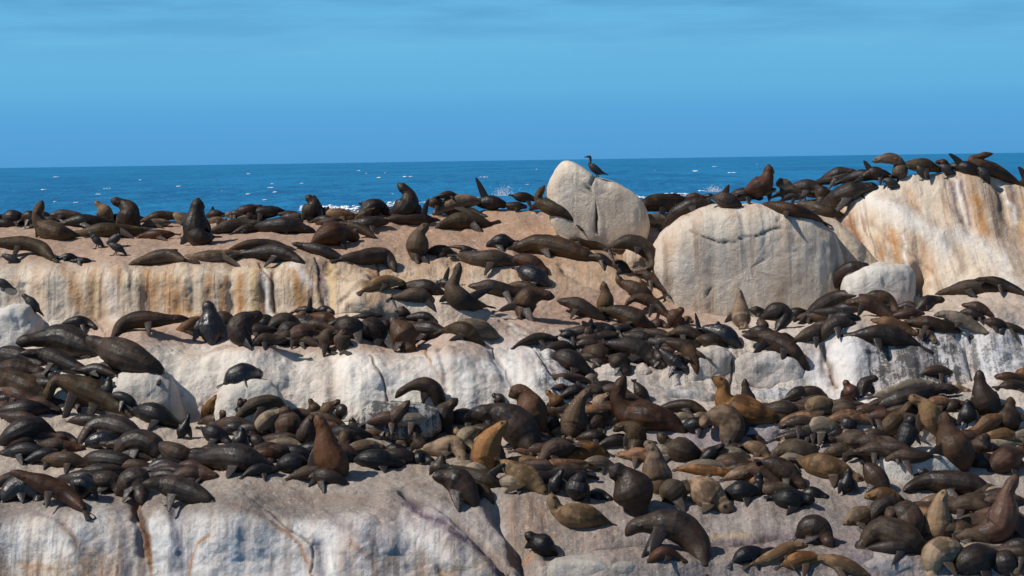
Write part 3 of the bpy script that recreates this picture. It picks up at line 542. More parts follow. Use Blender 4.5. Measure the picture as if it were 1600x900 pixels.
# ------------------------------------------------------------------ the colony
# one line per animal: coat shape girth | spine from rump to nose (^ = lifted off the rock from here on) | F fore flipper tip, H hind flipper tip
SEALS = """
@ 0 250
d s 50 -80,460 -20,465 45,470
d b 62 40,460 115,455 200,470
d b 46 185,460 235,440 265,500
b s 40 620,425 500,425 375,425
t s 52 880,480 ^840,420 790,370 742,320
d s 52 870,485 700,475 560,485 450,495
o s 58 1130,545 950,548 800,552 650,570 560,552 F1050,615
o s 84 620,590 470,570 350,530 ^290,440 310,370 332,318 F280,605
d s 78 1070,500 1000,470 ^1010,400 960,345 868,312
b s 46 1395,440 1280,435 1180,455 1085,485
t s 36 1325,490 1200,492 1095,515
r b 42 1345,580 1230,585 1115,590
t b 52 1500,475 1420,460 1385,430
o s 60 400,765 330,690 210,650 80,650 -60,640 -150,630 H455,808
k b 32 585,760 525,757 460,765
k b 28 700,788 640,786 565,786
o s 58 1425,780 1330,745 1200,765 1070,795 1012,805 F1390,700 H1560,815
@ 320 250
d s 112 60,600 -20,610 -60,560 ^-70,470 -60,390 -48,296 F-190,660
t s 50 320,730 180,740 50,750 -80,758 -160,745 F300,860
b s 45 210,700 320,665 430,655 560,665 725,705
d s 66 310,730 420,725 550,718 670,748 788,805
d s 50 1075,775 980,735 880,695 780,672 680,640 F900,740
b s 70 1085,775 1200,765 1320,745 1430,750 1495,860 F1500,880
r b 90 880,620 980,585 1070,570 1150,580
o s 40 1320,600 1230,542 1150,512 1040,480 H1335,608
o s 55 60,560 180,520 300,500 440,480
b s 36 235,565 330,535 425,530
d s 66 395,530 520,512 650,512 760,532 875,555 F640,585
r b 46 255,410 340,390 430,362
d b 46 600,400 500,400 400,410 320,435
b s 36 15,440 90,422 165,425 F60,358
t b 30 35,485 100,468 160,465
t b 25 165,430 205,425 245,432
b s 30 575,422 680,425 775,432
d s 34 595,450 680,447 745,455
d s 68 850,480 830,440 ^835,390 845,335 790,275
k s 42 1000,440 930,412 860,402 F850,270 F970,362
t s 52 925,440 1020,425 1130,430 1205,445
d b 66 1230,405 1300,372 1380,372 1425,405 F1197,335
o b 36 1290,395 1240,425 1195,450
d s 56 1150,490 1250,495 1350,485 1440,470
d s 92 1440,410 1540,400 ^1590,330 1580,250 1508,188
@ 640 230
r s 52 -180,570 -60,558 60,560 160,565 245,570 F150,400
o b 42 155,440 205,430 255,432
r b 32 235,382 300,370 375,382
t s 66 535,425 430,420 330,442 240,485 185,515
d b 36 270,510 400,500 500,505 605,545
o s 68 600,600 520,578 420,572 320,582 200,625 F597,725 H715,590
d s 60 535,440 620,430 710,440 765,455 F515,236
o s 38 745,450 830,462 920,460
b b 42 825,380 890,390 965,400
o s 68 1295,590 1200,510 1110,470 1020,430 ^1010,370 1055,300 F930,492
k b 60 785,735 700,740 635,752
b s 82 1440,865 1300,820 1150,772 1000,745 850,775 725,805
o s 48 1545,805 1450,765 1350,730 1200,705 1105,690
g s 52 1310,760 1260,740 ^1240,700 1260,660 1292,612
o s 80 60,900 60,830 ^65,740 85,660 150,598 F75,1015 F212,1018
b s 46 145,815 260,810 385,835
d s 24 335,778 430,790 545,806
o s 74 410,850 540,868 660,870 800,890 890,925
d s 32 595,830 700,830 765,850
r s 60 815,870 920,890 1020,935 1085,985
s s 84 875,960 990,1020 1120,1085
d s 36 1610,935 1500,870 1390,840 H1560,800
@ 960 230
o b 68 15,765 100,742 200,765 275,830 300,885
b b 76 230,455 330,435 430,435 545,425
d s 24 370,388 480,382 565,402
g b 54 255,560 330,572 410,590
d s 66 430,585 490,520 600,465 700,435 790,420 F630,522 H408,622
r b 38 555,412 620,392 685,382
k s 26 690,392 800,378
b s 66 790,400 870,412 940,435 990,462 F895,290
d b 54 910,385 1020,370 1125,380
r s 82 1000,350 1100,320 1165,290 ^1195,240 1205,190 1206,132 F1120,400
t b 38 1165,352 1240,332
t s 42 1395,305 1330,290 ^1280,285 1310,240
d s 64 1345,335 1480,315 1600,322 1660,335
k b 34 1290,370 1370,358 1440,355 F1200,410
b s 56 1600,568 1480,520 1350,488 1230,450 1150,440
o s 52 1770,525 1640,500 1540,458 1420,418
@ 1280 220
d s 52 10,320 110,275 210,240 295,225
b s 50 -10,325 110,300 250,275 390,245
d s 50 520,262 430,250 330,272 F345,152
t b 46 650,175 570,140 500,138 440,148 F525,105
d s 42 565,282 480,262 395,252
o b 62 625,270 635,225 640,195
o s 56 680,185 800,190 900,212 965,222
r b 32 1000,182 925,162
d s 56 1300,255 1190,222 1090,200 1010,190 F1012,98
b s 60 1590,350 1480,290 1380,240 1260,195 ^1190,150 1260,120 1355,100
d s 60 1740,330 1640,320 1560,330 F1555,200
d b 84 70,465 180,432 290,390 405,345
b b 56 -10,400 80,420
d s 48 200,300 350,272 510,282
@ 0 420
k b 45 500,432 600,410 700,425 735,445
d b 112 720,640 600,590 480,540 350,535 210,540 F790,812
b s 122 1235,785 1130,725 1000,685 870,640 760,575 670,500 F790,700 H1232,915
b s 68 895,525 960,435 1080,400 1220,400 1350,385 1470,368 F1165,532 H888,535
t s 52 1545,390 1480,435 1430,465 1380,470
d s 72 680,805 560,760 430,695 300,660 170,640
d b 85 -60,690 120,690 320,735
@ 320 400
s b 98 55,640 50,550 ^42,480 30,408
b b 70 75,490 160,500 230,545
d b 92 320,660 270,590 310,520 400,470 F370,742
d s 72 560,545 460,520 370,500
d s 82 510,565 600,520 700,540 770,575
d s 78 700,555 630,610 640,680 H620,820 H712,802
r b 86 630,645 740,620 880,620 F860,710
t b 36 795,460 715,470
k s 36 715,432 800,422 890,425 F830,312
k b 40 895,420 985,428
r s 58 855,465 950,500 1050,525
d s 34 895,565 990,540 1080,490 1118,455
o s 60 955,745 ^945,680 975,615 1068,602 F930,792 H1052,790
o s 62 1070,720 1075,640 1080,560 H1070,772 H1142,776
d b 90 1060,600 1140,560 1240,565 F1210,710
d s 104 1190,560 1290,575 1390,570 ^1430,500 F1340,778 F1490,778
d s 32 1155,482 1290,470 1395,460
b s 44 1620,480 ^1540,435 1462,425
b b 98 1500,540 1560,620 1590,690 H1570,810
t s 54 1255,258 1350,215 1450,195 1575,210
@ 640 400
d s 62 -60,245 60,235 180,260 295,300
o s 60 -110,325 40,300 140,330 215,385 F210,438
d s 60 905,300 780,272 650,245 520,235 440,240 F800,390
k b 40 325,225 240,205 F310,82
o s 84 590,390 480,375 380,330 ^335,240 365,150 390,48 F230,358 F655,245
b s 84 860,480 890,420 ^925,330 1020,300 1135,322 F970,562 F690,432
o s 46 770,240 880,235 960,252 1050,290
b s 64 1510,485 1400,430 1280,372 1150,330
o s 64 1545,490 1530,410 ^1530,310 1512,200 F1505,510
d s 46 -20,480 120,480 235,525
d s 74 -60,600 60,575 180,578 320,600
g b 78 660,620 570,575 450,560 300,570
o s 64 280,580 400,575 500,625 595,700
b s 44 850,692 960,655 1080,632 1170,650
k b 38 1175,622 1270,612 1340,625
b s 58 1410,660 ^1395,600 1430,520 F1345,508 F1422,488
k s 40 1460,592 1560,575 1640,575
b s 50 1085,722 1190,705 1300,725
d b 86 1150,790 1280,835 1400,900
b s 76 1370,750 1480,765 1620,805
@ 960 400
b s 50 -10,62 70,92 125,125
b s 42 405,275 330,210 250,150 145,112
b s 64 330,365 220,290 120,235 50,205 ^20,150
b s 48 410,468 330,385 240,335 150,330 75,380 F270,480
b s 84 -30,430 100,460 200,505 320,570
r b 50 290,525 395,545
b s 66 435,545 ^465,480 540,405
t s 40 540,505 610,515
o s 54 700,655 600,605 500,595 395,605
k s 32 740,605 680,590 625,560 F630,442 F662,528
s s 78 720,570 810,600 910,640 1005,710 F810,508
b s 55 860,695 740,662 620,638 F820,842
b s 76 1495,860 1400,745 1270,672 1150,635 1000,595 F1070,802 F1310,812
t u 74 1000,545 990,470 ^985,400 985,330 968,250 F860,520 F1050,570
b b 45 1175,580 1135,500
d b 38 1065,420 1180,432
d b 76 1190,475 1260,435 1330,470 1300,530
d s 55 1330,472 1420,450 1510,430
d s 70 1480,500 1590,420 1700,350 1790,300 1890,290 F1392,582
d b 48 1065,590 1160,590 1250,605
r b 52 1285,640 1400,660
o s 60 1430,650 1530,605 1620,600 1560,645
d s 90 -20,690 120,705 250,775 375,870
d s 60 90,620 230,645 340,700
d s 50 240,655 330,685 440,705
s s 60 370,745 470,820 590,900
d s 50 330,755 400,860
b s 60 430,675 540,715 620,800 645,905 F712,802
d s 78 -10,795 60,855 110,910
@ 1280 400
d s 68 135,225 170,155 280,90 400,72 F285,225
b b 60 395,310 480,325 560,370 595,425
b s 62 565,465 470,412 350,362 200,350 F300,475
o s 62 1480,275 1350,255 1200,240 1050,260 895,295
d s 42 1620,305 1480,242 1350,190 1215,170
d b 56 775,415 840,365 945,335
d s 48 820,412 950,382 1110,372
r s 46 1340,465 1240,402 1110,370
g s 56 1300,595 1200,542 1090,495 980,450 900,448 H1300,620
d s 46 1280,485 1180,442 1095,442
r s 50 1440,542 1350,520 1285,510 H1422,615
o s 32 1620,600 1500,555 1395,500
r s 48 585,472 700,450 830,450
b s 60 1080,580 990,560 880,530 760,520 635,500 H1195,645
y s 56 750,605 640,560 520,520 385,495
d s 62 15,645 80,560 170,520 300,525
d b 76 750,690 620,640 480,605 330,615 200,625
t b 48 800,590 885,645
@ 0 560
b b 92 -50,120 120,100 310,90
o b 112 345,290 230,240 100,180 -40,130
r s 68 350,350 200,310 80,265 -60,220
d b 76 345,390 180,405 -40,415
o s 104 1030,450 910,365 780,290 650,235 ^520,185 420,190 350,370 F455,605 F690,500
d b 110 30,640 150,585 290,560 420,620
r b 56 335,692 480,690 650,702
d b 92 1090,600 960,545 820,522 700,560 640,640
s b 76 930,640 800,640 690,670
d b 104 930,740 1020,665 1150,660 1260,750
k b 82 1070,420 1180,430 1300,470 1410,530
k u 50 1400,610 ^1450,520 1478,430
k u 56 845,290 ^850,220 850,140
k b 42 715,210 720,160
k b 48 890,290 990,315 1050,370
b s 84 1260,690 1400,750 1570,810
o s 66 340,790 550,795 740,840
d b 82 690,790 900,800 1070,850
@ 0 730
s b 95 50,230 120,160 220,150 290,220
r s 78 640,322 560,245 440,165 300,110 80,20
s b 102 650,190 670,90
d b 86 730,110 860,120 930,170
d b 102 960,170 1060,100 1100,190
d s 98 1620,240 1450,185 1300,140 1120,90
k b 60 -40,220 20,240
@ 320 560
s b 92 190,175 280,130 380,120
y s 58 -10,500 ^35,420 60,340 112,288
r s 38 250,385 ^290,345 335,320
b s 46 120,475 ^165,420 212,385
o s 70 250,460 350,390 450,345 560,330 630,375
b b 92 640,600 650,500 630,400
g s 66 380,600 ^440,520 520,450 640,398
k b 70 10,560 100,600 180,640
k u 60 250,680 ^285,610 290,530
r b 42 105,522 250,525
d b 50 370,620 460,695
g s 46 470,668 620,660 740,690 820,725
d s 118 -40,800 150,770 300,780 450,830 570,890
r s 60 370,762 500,750 630,795
k b 52 590,725 710,722
k b 82 590,850 700,825 810,865
r u 128 1080,870 1010,830 ^950,700 930,570 870,432
d b 66 780,650 ^800,560 830,470
o s 48 880,470 ^860,400 815,312
o s 58 910,500 ^960,400 1058,325
d s 58 1050,490 ^1080,410 1168,368
d u 54 1155,590 1155,520 ^1150,460
o s 50 1090,690 1100,610 1190,580
t s 64 1090,725 1250,700 1420,680
y s 42 1220,570 1320,580 1430,615
k b 90 1210,800 1350,790 1490,810
k b 50 1410,712 1520,722 1610,740
b s 66 1440,560 1490,470 ^1550,390 1600,330
t b 34 1490,660 1610,652
@ 640 560
d s 54 -190,560 -110,470 ^-60,400 0,330 F-140,590
b s 62 250,480 ^230,320 170,225 60,205 -50,250 -112,310
o s 88 190,600 250,500 ^285,400 375,315 F330,610
d b 70 350,490 440,455 530,500
d b 50 25,550 65,560
b u 58 120,710 ^65,650 38,575
t s 84 140,705 260,690 360,690 430,790
t u 38 370,600 ^365,530
g b 70 510,570 430,620 490,695
d s 136 960,770 920,640 830,520 700,430 ^580,420 492,450 F700,560
y u 124 610,870 590,790 ^620,660 680,570 765,490
r s 126 1080,590 1010,560 ^960,440 920,330 860,260 775,295 F1100,620
d s 46 740,360 ^700,315 642,278
y s 60 1200,430 ^1150,350 1068,248
o u 98 1255,600 1270,520 ^1300,400 1345,310 1415,238
b b 56 1115,560 1130,480
d s 54 1195,290 1300,255 1390,235
r s 32 1130,232 1245,220
g s 40 1480,185 ^1410,155 1350,172
d s 52 1395,235 1500,222 1620,200
t s 62 1450,430 ^1500,330 1568,275
b b 72 1380,560 1450,500 1530,440
b b 80 1250,690 1120,720 1030,790
d s 56 1325,625 1450,610 1570,622
y s 78 1190,765 1320,745 1440,722 1550,745
g s 64 1350,830 1450,820 1620,845
g s 46 1060,860 1250,852 1360,860
t s 52 1120,850 950,812 750,780
d u 74 215,890 ^240,820 255,745
k b 76 30,795 140,795
@ 640 720
t s 96 750,20 860,100 980,180 1085,255
d s 108 500,310 400,185 280,115 180,90
o s 72 340,60 480,120 620,162 800,190 F745,20
o s 46 480,190 580,235 668,335
k u 64 1125,240 ^1160,140 1200,60
k b 92 1300,265 1330,150
k b 56 1410,260 1550,285
t s 104 1570,490 1400,440 1270,430 1170,400 ^1125,330 1085,250
k s 92 1150,735 1080,690 ^1010,640 955,600 905,565 F900,680 H1192,755
@ 960 720
d s 150 180,440 170,330 ^130,210 60,110 -35,50 F250,430
d s 122 700,800 640,640 500,505 330,490 170,500 90,560 F195,805 F270,780
r b 54 280,780 400,725 560,790
t u 118 370,240 340,150 ^320,60 300,-80 232,-155 F330,250
o b 108 420,280 510,200 F555,405
t b 122 640,200 740,255 840,330
k b 86 890,245 1000,240 1100,240
k u 56 1115,250 1130,170 ^1130,90
k b 86 1270,290 1380,300 1500,290
k b 50 1175,250 1260,260
k b 60 1480,255 1640,275
b s 74 1310,200 1200,120 1080,65 960,120
b b 80 1190,20 1330,70 1460,180
y s 48 955,110 800,85 620,60 460,60 F800,72
d b 102 1470,570 1580,520 1660,610
t s 62 1090,800 1250,745 1400,665 1510,640
y b 68 1330,810 1470,765 1620,775
t s 64 1980,900 1800,820 1660,765 1530,750
k b 66 950,780 1060,720 1170,715
k b 45 1150,735 1270,700
@ 960 560
d s 52 170,200 220,290 290,350
b b 50 695,410 600,372 480,372 350,400
g b 42 480,455 615,465
t b 36 630,465 725,440
r s 124 550,580 420,490 260,460 120,430 ^30,330 45,220 85,135
y s 116 1320,480 1180,450 1040,410 900,370 ^850,300 850,210 765,148
d u 56 1050,390 1040,310 ^1025,230 1018,155
k b 62 540,535 650,520 740,512
k b 70 950,490 1080,505
t b 104 890,640 920,540 860,460 740,460
o s 78 130,760 170,650 ^150,560 60,530 -10,568
o s 104 700,760 560,725 440,690 ^380,625 340,580
k s 56 650,820 740,755 ^810,700 865,680
o b 58 860,710 1030,712
t s 60 1030,680 1130,710 1220,790
r b 30 1075,608 1185,660
o s 92 1620,800 1480,745 1350,705 1210,740
t s 42 1335,720 ^1320,610
b s 76 1140,840 1300,860 1470,910
d s 56 1350,305 1450,272 1570,300
b s 78 1170,400 1350,405 1500,450
t b 84 1500,410 1600,370 1710,410
g b 80 1520,560 1620,530 1740,560
t s 40 1370,702 1500,700 1620,692
b s 60 1180,890 1060,850 900,820 740,820
@ 1280 560
r s 60 275,320 ^240,250 198,170
d s 58 330,300 350,220 ^400,165 462,158
r b 76 160,365 270,380
g s 52 450,290 600,245 750,205 925,190
r s 48 830,112 930,92 1050,112
d s 92 390,390 560,345 720,305 860,260 ^950,235 1095,248
t s 84 920,620 880,520 ^850,410 790,340 695,300
o s 82 410,620 540,540 640,440 ^730,335
k b 74 650,680 690,580 710,470
d u 112 1370,440 1310,350 ^1265,230 1248,90
k u 72 1160,500 ^1160,410 1155,320
b b 56 995,400 1110,350
t b 48 1040,245 1150,252
r s 54 1620,165 1450,150 1360,125
y s 58 1700,180 1620,130 1530,95
b b 58 1430,225 1620,212
b u 112 1450,570 1480,410 ^1500,300
b u 150 1110,810 1060,720 ^1010,590 985,490 985,412 F830,765
y s 66 1120,575 1240,560 ^1340,495 1430,470 1530,522
t b 76 1240,640 1400,600 1570,610
b b 88 1260,720 1285,650
r b 104 1370,850 1480,785 1560,720
d b 82 1210,825 1390,800
d s 56 10,625 150,592 310,612
o b 92 180,630 300,660 400,790
t b 46 85,735 225,750
k b 66 215,565 232,460
@ 1280 720
t b 98 -110,0 80,60 290,125
k u 66 195,240 ^220,160 230,55
d b 86 380,60 450,140 515,240
d s 98 1360,260 1200,195 1000,170 800,150 640,200
d s 34 765,102 860,80
t s 52 1095,115 ^1035,70 960,62
y b 68 630,300 500,270 390,265
t s 82 400,395 300,435 185,480
d b 78 610,340 480,365 380,475
b b 118 700,560 685,440 600,395
o b 122 800,690 650,595 480,550 360,630 F770,700
t u 112 930,600 920,500 ^930,400 950,310 992,220
d b 82 1030,365 1180,355 1310,345
r s 124 1130,560 1290,565 1400,520 ^1450,390 1465,260 1545,105
b b 82 1050,520 1180,595
t b 112 1070,700 920,720 880,850
d b 122 1090,850 1200,770 1370,750
t b 60 1490,870 1620,862
d b 110 1370,820 1570,770
"""
BIRDS = """
@ 640 230
1552,215,4 1515,203,10 1475,190,28 1435,160,30 1408,130,15 1414,100,9 1408,76,12 1388,74,8 1362,78,2 | 1468,234 | large slim dark cormorant standing on the cleft between the two pale boulders, against the sky
@ 0 250
820,690,5 790,655,18 760,630,32 735,605,26 718,580,20 700,570,16 688,585,5 | 760,690 | black cormorant with its head tucked, on the left terrace near the seated olive seal
830,640,6 850,645,22 885,625,34 915,605,30 925,590,20 915,580,8 | 885,670 | dark cormorant at the back of the close pair on the left terrace
990,745,4 965,715,14 930,690,32 895,675,30 865,660,18 850,655,6 | 895,745 | dark cormorant at the front of the close pair, wing tip pointing right
182,855,4 160,815,14 125,790,30 90,770,32 50,755,24 25,745,14 20,760,4 | 100,805 | dark cormorant on the pale cliff edge under the olive seal, far left
@ 0 420
122,158,3 90,140,8 50,125,30 10,110,36 -30,95,22 -45,100,6 | 45,165 | dark cormorant cut by the left frame edge, on the cliff face
342,368,4 310,335,12 275,300,40 240,260,42 205,225,24 185,210,20 172,220,6 | 270,345 | dark cormorant perched above the white boulder at far left
@ 1280 220
665,385,3 625,365,12 585,340,34 545,320,36 515,310,20 500,325,6 | 585,378 | dark cormorant lowest on the right ridge, beside the dark sleeping seal
885,330,3 855,290,12 820,255,36 785,225,34 765,205,20 752,215,6 | 815,305 | dark cormorant on the right ridge between two olive seals
1060,260,4 1045,250,16 1010,230,38 975,210,34 950,200,18 940,210,6 | 1005,290 | slate cormorant standing under the raised flipper on the right ridge
1335,340,5 1320,300,18 1295,265,40 1270,240,34 1250,220,18 1238,230,6 | 1290,325 | dark cormorant on the right ridge just above the rust stained gully
"""
# ------------------------------------------------------------------ building an animal
PROF = {
 's': ([0,.06,.15,.28,.42,.55,.66,.75,.82,.875,.92,.955,.985,1.0], [.28,.44,.63,.84,.97,1.0,.88,.68,.54,.50,.44,.32,.19,.10]),
 'h': ([0,.06,.15,.28,.42,.54,.63,.71,.78,.84,.89,.925,.955,.98,1.0], [.16,.28,.52,.84,1.0,.96,.80,.60,.47,.44,.45,.40,.29,.21,.12]),
 'p': ([0,.07,.17,.32,.46,.58,.68,.76,.83,.885,.93,.965,.985,1.0], [.20,.42,.72,.97,1.0,.90,.72,.56,.49,.50,.42,.29,.20,.09]),
 'b': ([0,.06,.15,.3,.45,.6,.75,.86,.94,1.0], [.22,.48,.72,.94,1.0,.98,.86,.66,.48,.20]),
 'u': ([0,.08,.2,.35,.5,.62,.72,.80,.86,.91,.955,.985,1.0], [.40,.74,.97,1.0,.86,.67,.51,.42,.40,.36,.26,.16,.08]),
}
def crom(P, n, R=None):
    P = np.array(P, float)
    if len(P) < 2: raise ValueError
    Q = np.concatenate([[2*P[0]-P[1]], P, [2*P[-1]-P[-2]]]); out = []
    seg = len(P) - 1; L = np.linalg.norm(np.diff(P, axis=0), axis=1); cum = np.concatenate([[0], np.cumsum(L)])
    s = np.linspace(0, cum[-1], n); i = np.clip(np.searchsorted(cum, s, 'right') - 1, 0, seg - 1); t = ((s - cum[i]) / np.maximum(L[i], 1e-6))[:, None]
    a, b, c, d = Q[i], Q[i+1], Q[i+2], Q[i+3]
    o = .5 * ((2*b) + (-a + c)*t + (2*a - 5*b + 4*c - d)*t*t + (-a + 3*b - 3*c + d)*t**3)
    return o
def sweep(C, R, wide=1.0, high=1.0, up=Vector((0, 0, 1)), m=14):
    """closed tube with round ends along centres C, radii R"""
    n = len(C); T = np.gradient(C, axis=0); T /= np.linalg.norm(T, axis=1, keepdims=True) + 1e-9
    u = np.array(up, float); V = []
    side = np.cross(T[0], u); 
    if np.linalg.norm(side) < .2: side = np.cross(T[0], np.array([0, 1., 0]))
    side /= np.linalg.norm(side)
    th = np.linspace(0, 2*np.pi, m, endpoint=False)
    for k in range(n):
        side = side - T[k] * np.dot(side, T[k]); side /= np.linalg.norm(side) + 1e-9
        h = np.cross(side, T[k])
        V.append(C[k] + R[k] * (wide * np.cos(th)[:, None] * side + high * np.sin(th)[:, None] * h))
    V = np.concatenate(V); V = np.concatenate([V, [C[0] - T[0]*R[0]*.5, C[-1] + T[-1]*R[-1]*.5]])
    F = []
    for k in range(n - 1):
        for j in range(m):
            a = k*m + j; b = k*m + (j+1) % m; F.append((a, b, b + m, a + m))
    for j in range(m): F.append((len(V)-2, (j+1) % m, j)); F.append((len(V)-1, (n-1)*m + j, (n-1)*m + (j+1) % m))
    return V, F
def flip_geo(a, b, w, thick, nrm, curve=0.12, fan=False):
    """one flipper: broad at the root third, tapering, thin"""
    a = np.array(a); b = np.array(b); L = np.linalg.norm(b - a); n = 9; t = np.linspace(0, 1, n)
    sag = np.array([0, 0, 1.]) * curve * L; C = a + (b - a) * t[:, None] + sag * (4 * t * (1 - t))[:, None] * .5
    R = w * np.interp(t, [0, .15, .4, .7, .9, 1], [.85, 1.0, .92, .66, .42, .16])
    if fan: R = w * np.interp(t, [0, .3, .6, .85, 1], [.9, .70, .95, 1.30, .95])
    d = (b - a) / (L + 1e-9); s = np.cross(d, nrm); s /= np.linalg.norm(s) + 1e-9; h = np.cross(s, d)
    m = 8; th = np.linspace(0, 2*np.pi, m, endpoint=False); V = []
    for k in range(n): V.append(C[k] + R[k]*np.cos(th)[:, None]*s + max(thick*(1-.55*t[k]), .011)*np.sin(th)[:, None]*h)
    V = np.concatenate(V); V = np.concatenate([V, [a, C[-1] + d*.01]]); F = []
    for k in range(n - 1):
        for j in range(m): q = k*m + j; r = k*m + (j+1) % m; F.append((q, r, r+m, q+m))
    for j in range(m): F.append((len(V)-2, (j+1) % m, j)); F.append((len(V)-1, (n-1)*m+j, (n-1)*m+(j+1) % m))
    return V, F

TMP = []; ANIMALS = []
def place_spine(pts, air, Rpx, prof):
    """stand a spine on the rock: each resting point is set down on the stone beneath it"""
    P = np.array(pts, float); n = len(P)
    if prof in 'bp':
        a = P[0] - P[1]; b = P[-1] - P[-2]; P[0] += a / np.hypot(*a) * .45 * Rpx; P[-1] += b / np.hypot(*b) * (.60 if prof == 'p' else .32) * Rpx
    L = np.concatenate([[0], np.cumsum(np.hypot(*np.diff(P, axis=0).T))]); t = L / max(L[-1], 1)
    r = np.interp(t, *PROF[prof]) * Rpx
    nair = air if air is not None else n
    gi = list(range(nair)) or [0]
    low = max(gi, key=lambda i: P[i, 1] + r[i] * .8)
    rm0 = Rpx * 58 / FPX
    D0 = ground(P[low, 0], P[low, 1] + r[low] * .92) + 0.25 * rm0
    lim = 0.30 * L[-1] * D0 / FPX * .8 + .05
    D = np.full(n, D0)
    for i in gi: D[i] = np.clip(ground(P[i, 0], P[i, 1] + r[i] * .92) + 0.25 * rm0, D0 - lim, D0 + lim)
    if len(gi) > 2:
        s = D.copy()
        for i in gi[1:-1]: s[i] = .25*D[i-1] + .5*D[i] + .25*D[i+1]
        D = s
    if nair < n: D[nair:] = D[nair-1] if nair > 0 else D0
    return P, D, t
def animal(col, prof, Rphoto, pts, air, Fl, Hl, rnd, name='fur_seal'):
    if prof == 's' and air is not None: prof = 'h'
    if prof == 'b' and rnd.random() < .78: prof = 'p'
    if prof == 's' and air is None:            # hips trail further back than the coat's outline suggests
        pts = list(pts); a = np.array(pts[0]) - np.array(pts[1]); pts[0] = tuple(np.array(pts[0]) + a / (np.hypot(*a) + 1e-6) * Rphoto * .35)
    Rphoto *= {'s': 1.03, 'b': 1.02, 'p': 1.06, 'u': .96, 'h': 1.04}[prof]
    P, D, t = place_spine(pts, air, Rphoto, prof)
    W3 = world(P[:, 0], P[:, 1], D); N = 30
    C = crom(W3, N); seg = np.concatenate([[0], np.cumsum(np.linalg.norm(np.diff(C, axis=0), axis=1))]); L = seg[-1]; tt = seg / L
    Rm = Rphoto * D.mean() / FPX
    if prof in 'ps' and air is None:            # head laid down, necks swung to or from the viewer
        sw = (rnd.random() - .62) * 1.5 * Rm; q = np.clip((tt - .62) / .38, 0, 1) ** 1.5; C = C + q[:, None] * np.array([0, sw, -.25 * Rm]); C[:, 2] += .06 * Rm * np.sin(tt * 7 + rnd.random() * 6)
    R = np.interp(tt, *PROF[prof]) * Rm * (1 + .03 * np.sin(tt * 9 + rnd.random() * 6))
    lift = 1.0 if air is None else 0.9
    V, F = sweep(C, R, 1.06, 0.98); parts = [(V, F, 0)]
    toc = np.array([0, -1., 0.0])
    def add(V, F, k): parts.append((V, F, k))
    # small ears and a blunt, slightly upturned muzzle
    if prof in 'suhp':
        hi = int(.885 * (N-1)); T = C[hi+1] - C[hi-1]; T /= np.linalg.norm(T); s = np.cross(T, [0, 0, 1.]); s = s / np.linalg.norm(s) if np.linalg.norm(s) > .2 else np.array([1., 0, 0])
        for sg in (-1, 1):
            a = C[hi] + s * sg * R[hi] * .95; Ve, Fe = flip_geo(a, a - T * .07 + s * sg * .035, .020, .014, np.cross(T, s), 0); add(Ve, Fe, 0)
    cid = int((.56 if prof in 'shp' else .5) * (N-1))
    wfl = min(.15, Rm * .42) + .022
    def side_dir(i):
        T = C[min(i+1, N-1)] - C[max(i-1, 0)]; T /= np.linalg.norm(T); s = np.cross(T, [0, 0, 1.])
        if np.linalg.norm(s) < .25: s = np.array([1., 0, 0])
        s /= np.linalg.norm(s); return T, (s if s[1] < 0 else -s)
    for (fx, fy) in Fl:
        d2 = np.hypot(*(np.array(project(C)) - np.array([[fx], [fy]]))); i0, i1 = int(.40*(N-1)), int(.68*(N-1))
        i = i0 + int(np.argmin(d2[i0:i1])) if i1 > i0 else cid
        T, s = side_dir(i); root = C[i] + s * R[i] * .45
        sx, sy = project(C[i:i+1]); up = fy < sy[0] - 8
        Df = C[i][1] + s[1] * R[i] * .5
        if not up: Df = np.clip(ground(fx, fy), Df - .45, Df + .15)
        tip = world(np.array([fx]), np.array([fy]), np.array([Df]))[0]
        d = tip - root; Ld = np.linalg.norm(d)
        if Ld > .95: tip = root + d / Ld * .95
        a, b = flip_geo(root, tip, wfl, .032, toc + s * .3, .10); add(a, b, 1)
    if not Fl:
        i = cid; T, s = side_dir(i); z = np.array([0, 0, 1.])
        if air is not None or prof == 'u':          # propped on the fore flippers
            sd = np.cross(T, toc); sd = sd / (np.linalg.norm(sd) + 1e-9)
            for sg in (-1, 1):
                root = C[i] + sd * sg * R[i] * .6 - np.array([0, .3 * R[i], 0])
                gz = drop(root, .1); gz = gz if gz is not None else root[2] - R[i]
                tip = np.array([root[0] + sg * sd[0] * Rm * .7, root[1] - Rm * .35, max(gz, root[2] - 2.3 * Rm) + .02]); a, b = flip_geo(root, tip, wfl, .03, toc, .05); add(a, b, 1)
        else:                                       # folded back along the flank
            root = C[i] + s * R[i] * .70 - z * R[i] * .30; Lf = min(.50, L * .34)
            kk = rnd.random() * 1.2 - .25
            tip = root - T * Lf * kk + s * Lf * (.55 + .3 * rnd.random()) - z * R[i] * .75
            gz = drop(tip, .5); tip[2] = max(gz + .015, tip[2] - .15) if gz is not None and abs(gz - tip[2]) < .5 else tip[2]
            a, b = flip_geo(root, tip, wfl * .9, .028, s + z * .6, .04); add(a, b, 1)
    # hind flippers
    T0 = C[0] - C[2]; T0 /= np.linalg.norm(T0); s0 = np.cross(T0, [0, 0, 1.]); s0 = s0 / (np.linalg.norm(s0) + 1e-9)
